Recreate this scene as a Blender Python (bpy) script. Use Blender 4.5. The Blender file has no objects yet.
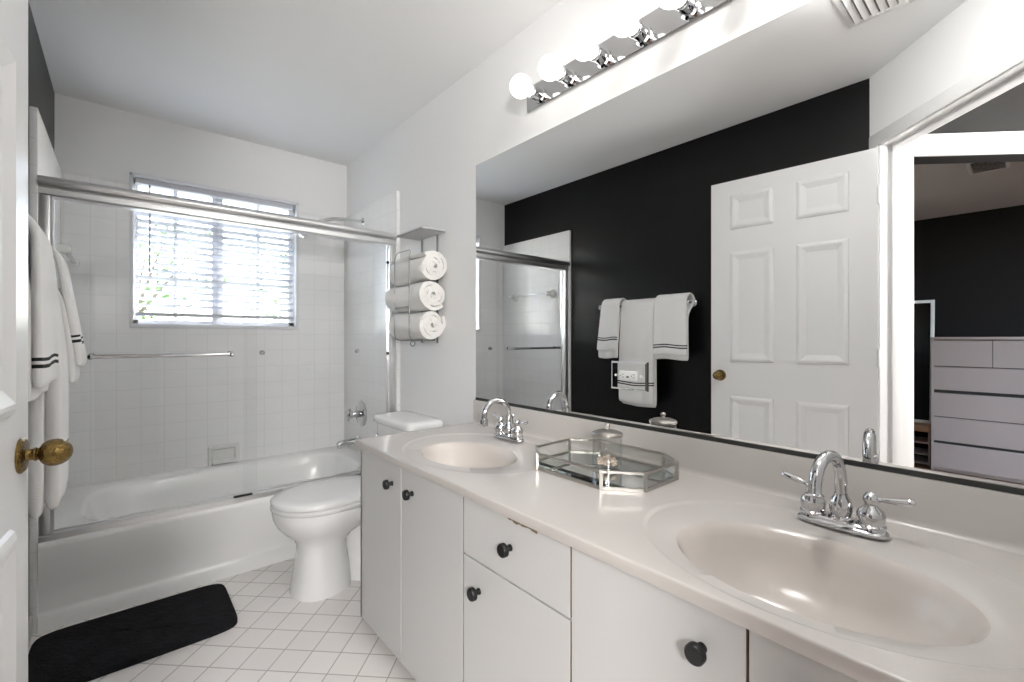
import bpy, bmesh, math, random
from mathutils import Vector, Matrix

# ------------------------------------------------------------------ camera, sky, sun, exposure
S = bpy.context.scene
COL = S.collection
PI = math.pi
rnd = random.Random(7)

cam_d = bpy.data.cameras.new('camera')
cam_d.sensor_width = 36.0
cam_d.lens = 452.11 / 1024 * 36.0
cam_d.shift_y = -2.6 / 1024
cam_d.clip_start = 0.02
cam = bpy.data.objects.new('camera', cam_d)
COL.objects.link(cam)
cam.location = (0, 0, 1.14)
cam.rotation_euler = (PI / 2, 0, -math.radians(40.696))
S.camera = cam

S.view_settings.view_transform = 'Standard'
S.view_settings.look = 'None'
S.view_settings.gamma = 1.0
S.view_settings.use_curve_mapping = False
S.view_settings.exposure = 2.68

world = bpy.data.worlds.new('world')
S.world = world
world.use_nodes = True
wn = world.node_tree
wn.nodes.clear()
sky = wn.nodes.new('ShaderNodeTexSky')
sky.sky_type = 'NISHITA'
sky.sun_disc = False
sky.sun_elevation = math.radians(38)
sky.sun_rotation = math.radians(49)
wbg = wn.nodes.new('ShaderNodeBackground')
wbg.inputs['Strength'].default_value = 0.34
wout = wn.nodes.new('ShaderNodeOutputWorld')
hsv = wn.nodes.new('ShaderNodeHueSaturation')
hsv.inputs['Saturation'].default_value = 0.55
wn.links.new(sky.outputs[0], hsv.inputs['Color'])
wn.links.new(hsv.outputs[0], wbg.inputs['Color'])
wn.links.new(wbg.outputs[0], wout.inputs['Surface'])

sun_d = bpy.data.lights.new('sun', 'SUN')
sun_d.energy = 2.2
sun_d.angle = math.radians(0.5)
sun_d.color = (1.0, 0.95, 0.88)
sun = bpy.data.objects.new('sun', sun_d)
COL.objects.link(sun)
sun.location = (6, 9, 8)
sun.rotation_euler = Vector((-1, -0.865, -1.04)).to_track_quat('-Z', 'Y').to_euler()

BULB = 0.70          # emission of the six globe bulbs over the mirror

FILL_DOME = 5.2          # strength of the added fill dome on the ceiling, out of view
FILL_DRUM = 17.0           # strength of the added fill lamp in the hall, out of view

# ------------------------------------------------------------------ main measures (metres)
L, W, D, H = -0.276, 1.28, 3.398, 2.44          # left wall, mirror wall, window wall, ceiling
TY = 2.521                                       # front of the bathtub
TT = 0.025                                       # thickness of the tiled surround
CT = 0.741                                       # counter top
R2 = math.sqrt(0.5)
def pq(p, q, z=0.0):                             # rotated frame of the diagonal doorway
    return Vector(((p + q) * R2, (p - q) * R2, z))
P0 = 0.192                                       # bathroom face of the diagonal wall
P1 = 0.077                                       # its other face

# ------------------------------------------------------------------ materials
def nodes_of(name):
    m = bpy.data.materials.new(name)
    m.use_nodes = True
    nt = m.node_tree
    b = nt.nodes['Principled BSDF']
    return m, nt, b

def pm(name, color, rough=0.5, metal=0.0, bump=0.0, bscale=80.0, coat=0.0, var=0.0, vscale=6.0, detail=3.0, spec=None):
    m, nt, b = nodes_of(name)
    b.inputs['Base Color'].default_value = (*color, 1)
    b.inputs['Roughness'].default_value = rough
    b.inputs['Metallic'].default_value = metal
    if coat:
        b.inputs['Coat Weight'].default_value = coat
        b.inputs['Coat Roughness'].default_value = 0.05
    if spec is not None:
        b.inputs['Specular IOR Level'].default_value = spec
    tc = nt.nodes.new('ShaderNodeTexCoord')
    if bump:
        n = nt.nodes.new('ShaderNodeTexNoise')
        n.inputs['Scale'].default_value = bscale
        n.inputs['Detail'].default_value = detail
        bp = nt.nodes.new('ShaderNodeBump')
        bp.inputs['Strength'].default_value = bump
        bp.inputs['Distance'].default_value = 0.01
        nt.links.new(tc.outputs['Object'], n.inputs['Vector'])
        nt.links.new(n.outputs['Fac'], bp.inputs['Height'])
        nt.links.new(bp.outputs[0], b.inputs['Normal'])
    if var:
        n2 = nt.nodes.new('ShaderNodeTexNoise')
        n2.inputs['Scale'].default_value = vscale
        n2.inputs['Detail'].default_value = 4
        mx = nt.nodes.new('ShaderNodeMix')
        mx.data_type = 'RGBA'
        mx.inputs[6].default_value = (*[c * (1 - var) for c in color], 1)
        mx.inputs[7].default_value = (*[min(1, c * (1 + var)) for c in color], 1)
        nt.links.new(tc.outputs['Object'], n2.inputs['Vector'])
        nt.links.new(n2.outputs['Fac'], mx.inputs[0])
        nt.links.new(mx.outputs[2], b.inputs['Base Color'])
    return m

def tile(name, c1, c2, grout, axes, size, mortar, rough=0.15, rot=0.0, off=(0, 0), var_bump=0.0, depth=0.5):
    """square tiles: axes picks which world axes run along the face"""
    m, nt, b = nodes_of(name)
    b.inputs['Roughness'].default_value = rough
    tc = nt.nodes.new('ShaderNodeTexCoord')
    sp = nt.nodes.new('ShaderNodeSeparateXYZ')
    cb = nt.nodes.new('ShaderNodeCombineXYZ')
    mp = nt.nodes.new('ShaderNodeMapping')
    nt.links.new(tc.outputs['Object'], sp.inputs[0])
    nt.links.new(sp.outputs['XYZ'.index(axes[0])], cb.inputs[0])
    nt.links.new(sp.outputs['XYZ'.index(axes[1])], cb.inputs[1])
    nt.links.new(cb.outputs[0], mp.inputs['Vector'])
    mp.inputs['Rotation'].default_value = (0, 0, rot)
    mp.inputs['Location'].default_value = (off[0], off[1], 0)
    br = nt.nodes.new('ShaderNodeTexBrick')
    br.offset = 0.0
    br.squash = 1.0
    br.inputs['Scale'].default_value = 1.0
    br.inputs['Brick Width'].default_value = size
    br.inputs['Row Height'].default_value = size
    br.inputs['Mortar Size'].default_value = mortar
    br.inputs['Mortar Smooth'].default_value = 0.15
    br.inputs['Color1'].default_value = (*c1, 1)
    br.inputs['Color2'].default_value = (*c2, 1)
    br.inputs['Mortar'].default_value = (*grout, 1)
    nt.links.new(mp.outputs[0], br.inputs['Vector'])
    nt.links.new(br.outputs['Color'], b.inputs['Base Color'])
    bp = nt.nodes.new('ShaderNodeBump')
    bp.invert = True
    bp.inputs['Strength'].default_value = depth
    bp.inputs['Distance'].default_value = 0.002
    nt.links.new(br.outputs['Fac'], bp.inputs['Height'])
    last = bp
    if var_bump:
        n = nt.nodes.new('ShaderNodeTexNoise')
        n.inputs['Scale'].default_value = 25
        n.inputs['Detail'].default_value = 4
        nt.links.new(tc.outputs['Object'], n.inputs['Vector'])
        b2 = nt.nodes.new('ShaderNodeBump')
        b2.inputs['Strength'].default_value = var_bump
        b2.inputs['Distance'].default_value = 0.01
        nt.links.new(n.outputs['Fac'], b2.inputs['Height'])
        nt.links.new(bp.outputs[0], b2.inputs['Normal'])
        last = b2
    nt.links.new(last.outputs[0], b.inputs['Normal'])
    return m

def glass(name, tint, ior=1.45, rough=0.0, base=0.0):
    """thin sheet glass: clear where looked through, mirror-like at a slant"""
    m = bpy.data.materials.new(name)
    m.use_nodes = True
    nt = m.node_tree
    nt.nodes.clear()
    o = nt.nodes.new('ShaderNodeOutputMaterial')
    mx = nt.nodes.new('ShaderNodeMixShader')
    t = nt.nodes.new('ShaderNodeBsdfTransparent')
    t.inputs[0].default_value = (*tint, 1)
    g = nt.nodes.new('ShaderNodeBsdfGlossy')
    g.inputs['Roughness'].default_value = rough
    f0 = ((ior - 1) / (ior + 1)) ** 2
    lw = nt.nodes.new('ShaderNodeLayerWeight')          # the same from both sides of the sheet
    pw = nt.nodes.new('ShaderNodeMath')
    pw.operation = 'POWER'
    pw.inputs[1].default_value = 5.0
    nt.links.new(lw.outputs['Facing'], pw.inputs[0])
    ad = nt.nodes.new('ShaderNodeMath')
    ad.operation = 'MULTIPLY_ADD'
    ad.use_clamp = True
    ad.inputs[1].default_value = 1.0 - f0
    ad.inputs[2].default_value = f0 + base
    nt.links.new(pw.outputs[0], ad.inputs[0])
    nt.links.new(ad.outputs[0], mx.inputs[0])
    nt.links.new(t.outputs[0], mx.inputs[1])
    nt.links.new(g.outputs[0], mx.inputs[2])
    nt.links.new(mx.outputs[0], o.inputs[0])
    return m

def emit(name, color, strength):
    m = bpy.data.materials.new(name)
    m.use_nodes = True
    nt = m.node_tree
    nt.nodes.clear()
    o = nt.nodes.new('ShaderNodeOutputMaterial')
    e = nt.nodes.new('ShaderNodeEmission')
    e.inputs[0].default_value = (*color, 1)
    e.inputs[1].default_value = strength
    nt.links.new(e.outputs[0], o.inputs[0])
    return m

M = {}
M['wall'] = pm('white wall paint', (0.88, 0.88, 0.88), 0.55, bump=0.04, bscale=180)
M['ceiling'] = pm('flat white ceiling paint', (0.88, 0.88, 0.88), 0.8, bump=0.06, bscale=120)
M['black'] = pm('black wall paint', (0.003, 0.003, 0.0034), 0.36, bump=0.05, bscale=160, spec=0.28)
M['trim'] = pm('gloss white trim paint', (0.78, 0.78, 0.78), 0.25)
M['door'] = pm('semi gloss white door paint', (0.78, 0.78, 0.78), 0.3, bump=0.02, bscale=90)
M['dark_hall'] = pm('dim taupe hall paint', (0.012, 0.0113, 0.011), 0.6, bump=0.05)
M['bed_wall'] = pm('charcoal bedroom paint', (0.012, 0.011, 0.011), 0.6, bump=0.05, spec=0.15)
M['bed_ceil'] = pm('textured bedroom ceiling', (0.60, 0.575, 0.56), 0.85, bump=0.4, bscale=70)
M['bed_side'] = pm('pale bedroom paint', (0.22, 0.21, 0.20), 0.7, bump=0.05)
M['wood_floor'] = pm('warm brown wood floor', (0.22, 0.095, 0.04), 0.35, var=0.35, vscale=9)
M['floor'] = tile('beige floor tile', (0.82, 0.785, 0.765), (0.87, 0.845, 0.825), (0.50, 0.47, 0.455), 'XY', 0.106, 0.0022, 0.22,
                  rot=PI / 4, off=(0.0, 0.0), var_bump=0.10)
M['tile_back'] = tile('white wall tile, back', (0.90, 0.90, 0.90), (0.91, 0.91, 0.91), (0.82, 0.82, 0.82), 'XZ', 0.107, 0.0018, 0.2, off=(0.029, 0.01))
M['tile_side'] = tile('white wall tile, side', (0.90, 0.90, 0.90), (0.91, 0.91, 0.91), (0.82, 0.82, 0.82), 'YZ', 0.107, 0.0018, 0.2, off=(0.02, 0.01))
M['porcelain'] = pm('white porcelain', (0.84, 0.84, 0.84), 0.10, coat=0.4)
M['tub'] = pm('white bathtub enamel', (0.90, 0.90, 0.895), 0.2, coat=0.3)
M['seat'] = pm('white plastic toilet seat', (0.85, 0.85, 0.85), 0.2)
M['counter'] = pm('cream cultured marble', (0.58, 0.55, 0.525), 0.2, coat=0.12, var=0.025, vscale=4)
M['basin'] = pm('cream cultured marble bowl', (0.60, 0.555, 0.517), 0.22, coat=0.12)
M['cab'] = pm('white laminate', (0.60, 0.597, 0.593), 0.38, bump=0.02, bscale=60)
M['raw'] = pm('raw brown board edge', (0.23, 0.17, 0.11), 0.8, var=0.3, vscale=40)
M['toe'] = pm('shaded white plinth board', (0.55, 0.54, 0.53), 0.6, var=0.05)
M['knob'] = pm('black cabinet knob', (0.004, 0.004, 0.0045), 0.38, bump=0.02)
M['chrome'] = pm('polished chrome', (0.60, 0.60, 0.61), 0.06, 1.0, var=0.01)
M['brushed'] = pm('satin aluminium', (0.78, 0.78, 0.785), 0.28, 1.0, var=0.02)
M['steel'] = pm('grey wire', (0.30, 0.30, 0.31), 0.4, 0.6, var=0.02)
M['grey_plate'] = pm('grey enamelled plate', (0.62, 0.62, 0.63), 0.45, var=0.02)
M['brass'] = pm('antique brass', (0.22, 0.145, 0.05), 0.26, 1.0, bump=0.5, bscale=140, var=0.5, vscale=70)
M['silver'] = pm('silver tray frame', (0.46, 0.44, 0.41), 0.34, 1.0, var=0.02)
M['mirror'] = pm('mirror silvering', (0.90, 0.905, 0.905), 0.0, 1.0, var=0.002)
M['traymirror'] = pm('tray mirror', (0.62, 0.65, 0.65), 0.02, 1.0, var=0.01)
M['dark_metal'] = pm('dark mirror channel', (0.03, 0.032, 0.03), 0.4, 0.0, var=0.1)
M['towel'] = pm('white terry towel', (0.84, 0.835, 0.825), 0.95, bump=0.25, bscale=420, detail=6)
M['rolltowel'] = pm('cream white rolled terry', (0.86, 0.845, 0.82), 0.95, bump=0.3, bscale=420, detail=6)
M['stripe'] = pm('black towel stripe', (0.015, 0.015, 0.016), 0.9, bump=0.3, bscale=200)
M['mat'] = pm('black bath mat pile', (0.017, 0.017, 0.019), 0.95, bump=1.0, bscale=70, detail=8, var=0.5, vscale=16, spec=0.12)
M['rubber'] = pm('black rubber', (0.012, 0.012, 0.012), 0.5, var=0.1)
M['plastic'] = pm('white plastic', (0.82, 0.82, 0.81), 0.35, var=0.01)
M['slat'] = pm('white blind slat', (0.62, 0.63, 0.68), 0.4, var=0.01)
M['frame'] = pm('white window frame', (0.78, 0.79, 0.82), 0.4, var=0.01)
M['slot'] = pm('dark slot', (0.03, 0.03, 0.03), 0.7, var=0.1)
M['ceramic'] = pm('white glazed ceramic', (0.82, 0.82, 0.815), 0.12, coat=0.3)
M['clear_bar'] = glass('clear acrylic bar', (0.93, 0.94, 0.95), 1.49, 0.03, 0.08)
M['shower_glass'] = glass('clear shower glass', (0.995, 0.997, 0.996), 1.35, 0.0, 0.0)
M['window_glass'] = glass('window pane glass', (0.95, 0.97, 0.98), 1.3)
M['jar_glass'] = glass('pressed clear glass', (0.985, 0.99, 0.988), 1.38, 0.12, 0.025)
M['tray_glass'] = glass('thin tray glass', (0.97, 0.98, 0.975), 1.25)
M['filling'] = pm('peach and white jar filling', (0.80, 0.66, 0.56), 0.7, bump=0.4, bscale=120, var=0.15, vscale=50)
M['bulb'] = emit('lit frosted globe', (1.0, 0.965, 0.92), BULB)
M['dome'] = emit('lit white fill dome', (1.0, 0.98, 0.95), FILL_DOME)
M['drum'] = emit('lit white fill drum', (1.0, 0.98, 0.95), FILL_DRUM)
M['dresser'] = pm('greyish white dresser', (0.40, 0.345, 0.33), 0.6, var=0.02)
M['oak'] = pm('light oak board', (0.50, 0.33, 0.20), 0.5, var=0.15, vscale=14)
M['duct'] = pm('grey duct', (0.22, 0.22, 0.22), 0.8, var=0.1)
M['vent'] = pm('white painted vent', (0.74, 0.74, 0.73), 0.45, var=0.02)
M['leaf'] = pm('green leaves', (0.14, 0.24, 0.07), 0.6, var=0.4, vscale=3)
M['bark'] = pm('grey bark', (0.20, 0.16, 0.12), 0.9, bump=0.5, bscale=30)
M['lawn'] = pm('lawn', (0.21, 0.22, 0.17), 0.9, var=0.3, vscale=2)
M['stucco'] = pm('pale outside stucco', (0.70, 0.68, 0.64), 0.9, bump=0.4, bscale=60)

# ------------------------------------------------------------------ mesh helpers
def root_loc(o):
    while o.parent:
        o = o.parent
    return o.location.copy()

def obj(name, bm, mat, parent=None, label=None, local=False, smooth=35.0, subsurf=0, solid=0.0):
    """link a bmesh as ONE object; world coordinates unless local is set"""
    me = bpy.data.meshes.new(name)
    if parent is not None and not local:
        bm.transform(Matrix.Translation(-root_loc(parent)))
    bmesh.ops.recalc_face_normals(bm, faces=bm.faces)
    bm.to_mesh(me)
    bm.free()
    mats = mat if isinstance(mat, (list, tuple)) else [mat]
    for m in mats:
        me.materials.append(M[m])
    if smooth:
        me.shade_smooth()
        me.set_sharp_from_angle(angle=math.radians(smooth))
    o = bpy.data.objects.new(name, me)
    COL.objects.link(o)
    if parent is not None:
        o.parent = parent
    if label:
        o['label'] = label
    if solid:
        md = o.modifiers.new('thick', 'SOLIDIFY')
        md.thickness = solid
        md.offset = 0
    if subsurf:
        md = o.modifiers.new('round', 'SUBSURF')
        md.levels = subsurf
        md.render_levels = subsurf
    return o

def thing(name, label, cat, loc=(0, 0, 0), group=None):
    o = bpy.data.objects.new(name, None)
    COL.objects.link(o)
    o.empty_display_size = 0.05
    o.location = loc
    o['label'] = label
    o['category'] = cat
    if group:
        o['group'] = group
    return o

def tag(o, label, cat, group=None):
    o['label'] = label
    o['category'] = cat
    if group:
        o['group'] = group
    return o

def struct(name, bm, mat, label=None, cat=None, parent=None, smooth=35):
    o = obj(name, bm, mat, parent, smooth=smooth)
    if parent is None:
        o['kind'] = 'structure'
        o['label'] = label or name.replace('_', ' ')
        o['category'] = cat or name.split('_')[0]
    return o

def dup(root, loc=None, label=None):
    r = root.copy()
    COL.objects.link(r)
    if loc is not None:
        r.location = loc
    if label:
        r['label'] = label
    for ch in list(root.children):
        c = ch.copy()
        COL.objects.link(c)
        c.parent = r
        for g in list(ch.children):
            d = g.copy()
            COL.objects.link(d)
            d.parent = c
    return r

def box(bm, x0, y0, z0, x1, y1, z1, bev=0.0, seg=2, mi=0):
    t = bmesh.new()
    v = [t.verts.new((x, y, z)) for x in (x0, x1) for y in (y0, y1) for z in (z0, z1)]
    for f in ((0, 1, 3, 2), (4, 6, 7, 5), (0, 4, 5, 1), (2, 3, 7, 6), (0, 2, 6, 4), (1, 5, 7, 3)):
        t.faces.new([v[i] for i in f])
    bmesh.ops.recalc_face_normals(t, faces=t.faces)
    if bev:
        bmesh.ops.bevel(t, geom=list(t.edges), offset=bev, segments=seg, profile=0.5, affect='EDGES')
    merge(bm, t, mi)
    return bm

def merge(bm, t, mi=0, mat=None):
    if mat is not None:
        t.transform(mat)
    vm = {}
    for v in t.verts:
        vm[v] = bm.verts.new(v.co)
    for f in t.faces:
        try:
            nf = bm.faces.new([vm[v] for v in f.verts])
            nf.material_index = mi if mi else f.material_index
        except ValueError:
            pass
    t.free()
    return bm

def B(*a, **k):
    return box(bmesh.new(), *a, **k)

def prism(bm, pts, d, mi=0):
    """closed polygon pts (3D) swept by vector d"""
    d = Vector(d)
    a = [bm.verts.new(p) for p in pts]
    b = [bm.verts.new(Vector(p) + d) for p in pts]
    n = len(pts)
    fs = [bm.faces.new(a), bm.faces.new(list(reversed(b)))]
    for i in range(n):
        fs.append(bm.faces.new((a[i], b[i], b[(i + 1) % n], a[(i + 1) % n])))
    for f in fs:
        f.material_index = mi
    return bm

def loft(bm, loops, cap0=False, cap1=False, closed=True, mi=0):
    rows = [[bm.verts.new(p) for p in lp] for lp in loops]
    n = len(rows[0])
    for a, b in zip(rows, rows[1:]):
        for i in range(n if closed else n - 1):
            f = bm.faces.new((a[i], a[(i + 1) % n], b[(i + 1) % n], b[i]))
            f.material_index = mi
    if cap0:
        bm.faces.new(list(reversed(rows[0]))).material_index = mi
    if cap1:
        bm.faces.new(rows[-1]).material_index = mi
    return rows

def lathe(bm, prof, origin=(0, 0, 0), axis=(0, 0, 1), n=24, mi=0):
    """profile of (radius, height) turned about axis"""
    q = Vector((0, 0, 1)).rotation_difference(Vector(axis).normalized()).to_matrix().to_4x4()
    mt = Matrix.Translation(origin) @ q
    rows = []
    for r, h in prof:
        if r < 1e-6:
            rows.append([bm.verts.new(mt @ Vector((0, 0, h)))])
        else:
            rows.append([bm.verts.new(mt @ Vector((r * math.cos(2 * PI * i / n), r * math.sin(2 * PI * i / n), h))) for i in range(n)])
    for a, b in zip(rows, rows[1:]):
        for i in range(n):
            j = (i + 1) % n
            if len(a) == 1 and len(b) == 1:
                continue
            if len(a) == 1:
                f = bm.faces.new((a[0], b[i], b[j]))
            elif len(b) == 1:
                f = bm.faces.new((a[i], b[0], a[j]))
            else:
                f = bm.faces.new((a[i], b[i], b[j], a[j]))
            f.material_index = mi
    for r in (rows[0], rows[-1]):
        if len(r) > 1:
            bm.faces.new(r).material_index = mi
    return bm

def tube(bm, pts, rad, n=12, mi=0, cap=True):
    pts = [Vector(p) for p in pts]
    rads = rad if isinstance(rad, (list, tuple)) else [rad] * len(pts)
    t0 = (pts[1] - pts[0]).normalized()
    up = Vector((0, 0, 1)) if abs(t0.z) < 0.9 else Vector((1, 0, 0))
    u = t0.cross(up).normalized()
    rows = []
    for i, p in enumerate(pts):
        a = pts[max(i - 1, 0)]
        b = pts[min(i + 1, len(pts) - 1)]
        t = (b - a).normalized()
        u = (u - t * u.dot(t)).normalized()
        v = t.cross(u)
        rows.append([p + (u * math.cos(2 * PI * k / n) + v * math.sin(2 * PI * k / n)) * rads[i] for k in range(n)])
    loft(bm, rows, cap, cap, mi=mi)
    return bm

def rrect(cx, cy, a, b, n_exp, N, z):
    out = []
    for i in range(N):
        t = 2 * PI * i / N
        c, s = math.cos(t), math.sin(t)
        out.append(Vector((cx + a * math.copysign(abs(c) ** (2 / n_exp), c), cy + b * math.copysign(abs(s) ** (2 / n_exp), s), z)))
    return out

def ball(bm, c, r, n=16, sx=1, sy=1, sz=1, mi=0):
    t = bmesh.new()
    bmesh.ops.create_uvsphere(t, u_segments=n, v_segments=max(6, n // 2), radius=r)
    merge(bm, t, mi, Matrix.Translation(c) @ Matrix.Diagonal((sx, sy, sz, 1)))
    return bm

# ------------------------------------------------------------------ THE ROOM
bm = bmesh.new()
prism(bm, [(L, P0 / R2 - L, -0.006), (P0 / R2 + 0.11, -0.11, -0.006), (W, -0.11, -0.006), (W, D, -0.006), (L, D, -0.006)], (0, 0, 0.006))
struct('floor', bm, 'floor', 'beige square tiles laid diagonally on the bathroom floor')
bm = bmesh.new()
prism(bm, [(-3.22, -2.1, -0.12), (1.45, -2.1, -0.12), (1.45, 3.6, -0.12), (-3.22, 3.6, -0.12)], (0, 0, 0.113))
struct('floor_bedroom', bm, 'wood_floor', 'warm brown wood floor of the bedroom seen in the mirror')
bm = bmesh.new()
prism(bm, [(L - 0.12, P0 / R2 - L + 0.12, H), (P0 / R2 + 0.11, -0.11, H), (W + 0.12, -0.11, H), (W + 0.12, D + 0.12, H), (L - 0.12, D + 0.12, H)], (0, 0, 0.1))
struct('ceiling', bm, 'ceiling', 'white bathroom ceiling')
# mirror wall
struct('wall_right', B(W, -0.23, -0.006, W + 0.12, D + 0.12, H), 'wall', 'white wall behind the mirror and vanity')
# black wall behind the open door
bm = bmesh.new()
prism(bm, [(L, P0 / R2 - L, -0.006), (L, D, -0.006), (L - 0.12, D, -0.006), (L - 0.12, P0 / R2 - L + 0.02, -0.006)], (0, 0, H + 0.006))
struct('wall_left', bm, 'black', 'black painted wall behind the open door and towels')
# near wall to the right of the doorway
struct('wall_near', B(0.383, -0.23, -0.006, W, -0.11, H), 'wall', 'short white wall beside the doorway at the vanity end')

# window wall with its opening
WX0, WX1, WZ0, WZ1 = 0.034, 0.927, 1.213, 2.085
bm = bmesh.new()
for a in ((L - 0.12, -0.006, WX0, H), (WX1, -0.006, W, H), (WX0, -0.006, WX1, WZ0), (WX0, WZ1, WX1, H)):
    box(bm, a[0], D, a[1], a[2], D + 0.12, a[3])
struct('wall_back', bm, 'wall', 'white wall with the window above the bathtub')

# diagonal wall with the doorway
QJ0, QJ1, ZHEAD = -0.508, 0.282, 2.07
def pqbox(bm, p0, q0, z0, p1, q1, z1, bev=0.0, mi=0):
    t = bmesh.new()
    box(t, p0, q0, z0, p1, q1, z1, bev)
    mt = Matrix(((R2, R2, 0, 0), (R2, -R2, 0, 0), (0, 0, 1, 0), (0, 0, 0, 1)))
    merge(bm, t, mi, mt)
    return bm
bm = bmesh.new()
pqbox(bm, P1, -0.583, -0.006, P0, QJ0 - 0.018, H)
pqbox(bm, P1, QJ1 + 0.018, -0.006, P0, 0.347, H)
pqbox(bm, P1, QJ0 - 0.018, ZHEAD + 0.018, P0, QJ1 + 0.018, H)
struct('wall_diagonal', bm, 'wall', 'white diagonal wall with the bathroom doorway in it')
# door lining and casings
t1 = thing('trim_doorway', 'white wooden lining and casing round the bathroom doorway', 'door trim', pq(0.13, QJ0))
t1['kind'] = 'structure'
def casing_profile(bm, p, sgn, q0, q1, z0, z1, horizontal):
    """stepped casing board lying on face p, growing toward sgn"""
    pqbox(bm, *((p, q0, z0, p + sgn * 0.010, q1, z1)), bev=0.003)
    if not horizontal:
        m = q0 + (q1 - q0) * 0.55
        pqbox(bm, p, m, z0, p + sgn * 0.019, q1, z1, bev=0.004)
bm = bmesh.new()
pqbox(bm, P1 - 0.002, QJ0 - 0.018, 0, P0 + 0.002, QJ0, ZHEAD + 0.018)
pqbox(bm, 0.10, QJ0, 0, 0.145, QJ0 + 0.011, ZHEAD, 0.002)
obj('hinge_jamb', bm, 'trim', t1)
bm = bmesh.new()
pqbox(bm, P1 - 0.002, QJ1, 0, P0 + 0.002, QJ1 + 0.018, ZHEAD + 0.018)
pqbox(bm, 0.10, QJ1 - 0.011, 0, 0.145, QJ1, ZHEAD, 0.002)
obj('latch_jamb', bm, 'trim', t1)
bm = bmesh.new()
pqbox(bm, P1 - 0.002, QJ0, ZHEAD, P0 + 0.002, QJ1, ZHEAD + 0.018)
pqbox(bm, 0.10, QJ0, ZHEAD - 0.011, 0.145, QJ1, ZHEAD, 0.002)
obj('head_jamb', bm, 'trim', t1)
bm = bmesh.new()
casing_profile(bm, P0, 1, QJ0 - 0.006, QJ0 - 0.066, 0, ZHEAD + 0.006, False)
casing_profile(bm, P0, 1, QJ1 + 0.006, QJ1 + 0.062, 0, ZHEAD + 0.006, False)
casing_profile(bm, P0, 1, QJ0 - 0.066, QJ1 + 0.062, ZHEAD + 0.006, ZHEAD + 0.07, True)
obj('casing', bm, 'trim', t1)

# vestibule outside, and the second opening to the bedroom
QS = -0.56
bm = bmesh.new()
pqbox(bm, -0.80, QS - 0.10, 2.03, P1, QS, H)
pqbox(bm, -1.5, QS - 0.10, -0.006, -0.80, QS, H)
pqbox(bm, 0.0, QS - 0.10, -0.006, P1, QS, 2.03)
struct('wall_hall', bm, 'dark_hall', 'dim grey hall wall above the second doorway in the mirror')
t2 = thing('trim_hall', 'white casing of the second doorway seen through the first', 'door trim', pq(-0.4, QS))
t2['kind'] = 'structure'
bm = bmesh.new()
for z0, z1, dq in ((2.03, 2.055, 0.018), (2.055, 2.105, 0.011), (2.105, 2.135, 0.02)):
    pqbox(bm, -0.86, QS, z0, P1, QS + dq, z1, 0.003)
obj('head_casing', bm, 'trim', t2)
bm = bmesh.new()
pqbox(bm, -0.86, QS, 0, -0.80, QS + 0.014, 2.03, 0.003)
pqbox(bm, 0.01, QS, 0, P1, QS + 0.014, 2.03, 0.003)
obj('side_casing', bm, 'trim', t2)
bm = bmesh.new()
pqbox(bm, -1.5, 0.55, -0.006, P1, 0.65, H)
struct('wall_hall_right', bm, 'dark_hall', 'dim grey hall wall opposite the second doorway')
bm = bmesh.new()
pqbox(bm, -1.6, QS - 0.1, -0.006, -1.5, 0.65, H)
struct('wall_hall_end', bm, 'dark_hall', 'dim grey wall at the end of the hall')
bm = bmesh.new()
pqbox(bm, -1.6, QS - 0.1, H, P1, 0.65, H + 0.1)
struct('ceiling_hall', bm, 'bed_ceil', 'ceiling of the small hall outside the bathroom')

# bedroom
BX, BZ = -3.22, 2.27
k = (QS - 0.10) / R2                                   # x - y on the bedroom face of the hall wall
bm = bmesh.new()
prism(bm, [(BX, -2.1, BZ), (k - 2.1, -2.1, BZ), (L - 0.12, L - 0.12 - k, BZ), (L - 0.12, 1.6, BZ), (BX, 1.6, BZ)], (0, 0, 0.1))
struct('ceiling_bedroom', bm, 'bed_ceil', 'low textured bedroom ceiling with the dark vent in the mirror')
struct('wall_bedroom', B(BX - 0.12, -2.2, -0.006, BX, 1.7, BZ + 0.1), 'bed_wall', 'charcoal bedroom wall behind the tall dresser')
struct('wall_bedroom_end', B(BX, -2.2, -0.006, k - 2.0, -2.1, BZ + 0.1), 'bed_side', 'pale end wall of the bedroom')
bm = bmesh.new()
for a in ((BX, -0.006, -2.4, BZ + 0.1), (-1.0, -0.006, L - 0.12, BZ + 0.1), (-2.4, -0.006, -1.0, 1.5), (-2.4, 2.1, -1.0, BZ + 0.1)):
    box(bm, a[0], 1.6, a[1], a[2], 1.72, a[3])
struct('wall_bedroom_window', bm, 'bed_side', 'pale bedroom wall with an added daylight opening, out of the picture')  # opening added to let sky light into the bedroom
bm = bmesh.new()
box(bm, -2.4, 1.64, 1.5, -2.35, 1.69, 2.1)
box(bm, -1.05, 1.64, 1.5, -1.0, 1.69, 2.1)
box(bm, -2.35, 1.64, 1.5, -1.05, 1.69, 1.55)
box(bm, -2.35, 1.64, 2.05, -1.05, 1.69, 2.1)
box(bm, -1.72, 1.65, 1.55, -1.68, 1.68, 2.05)
struct('window_added', bm, 'frame', 'white frame of a window added to light the bedroom, out of the picture')  # frame of the added opening that lights the bedroom

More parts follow.
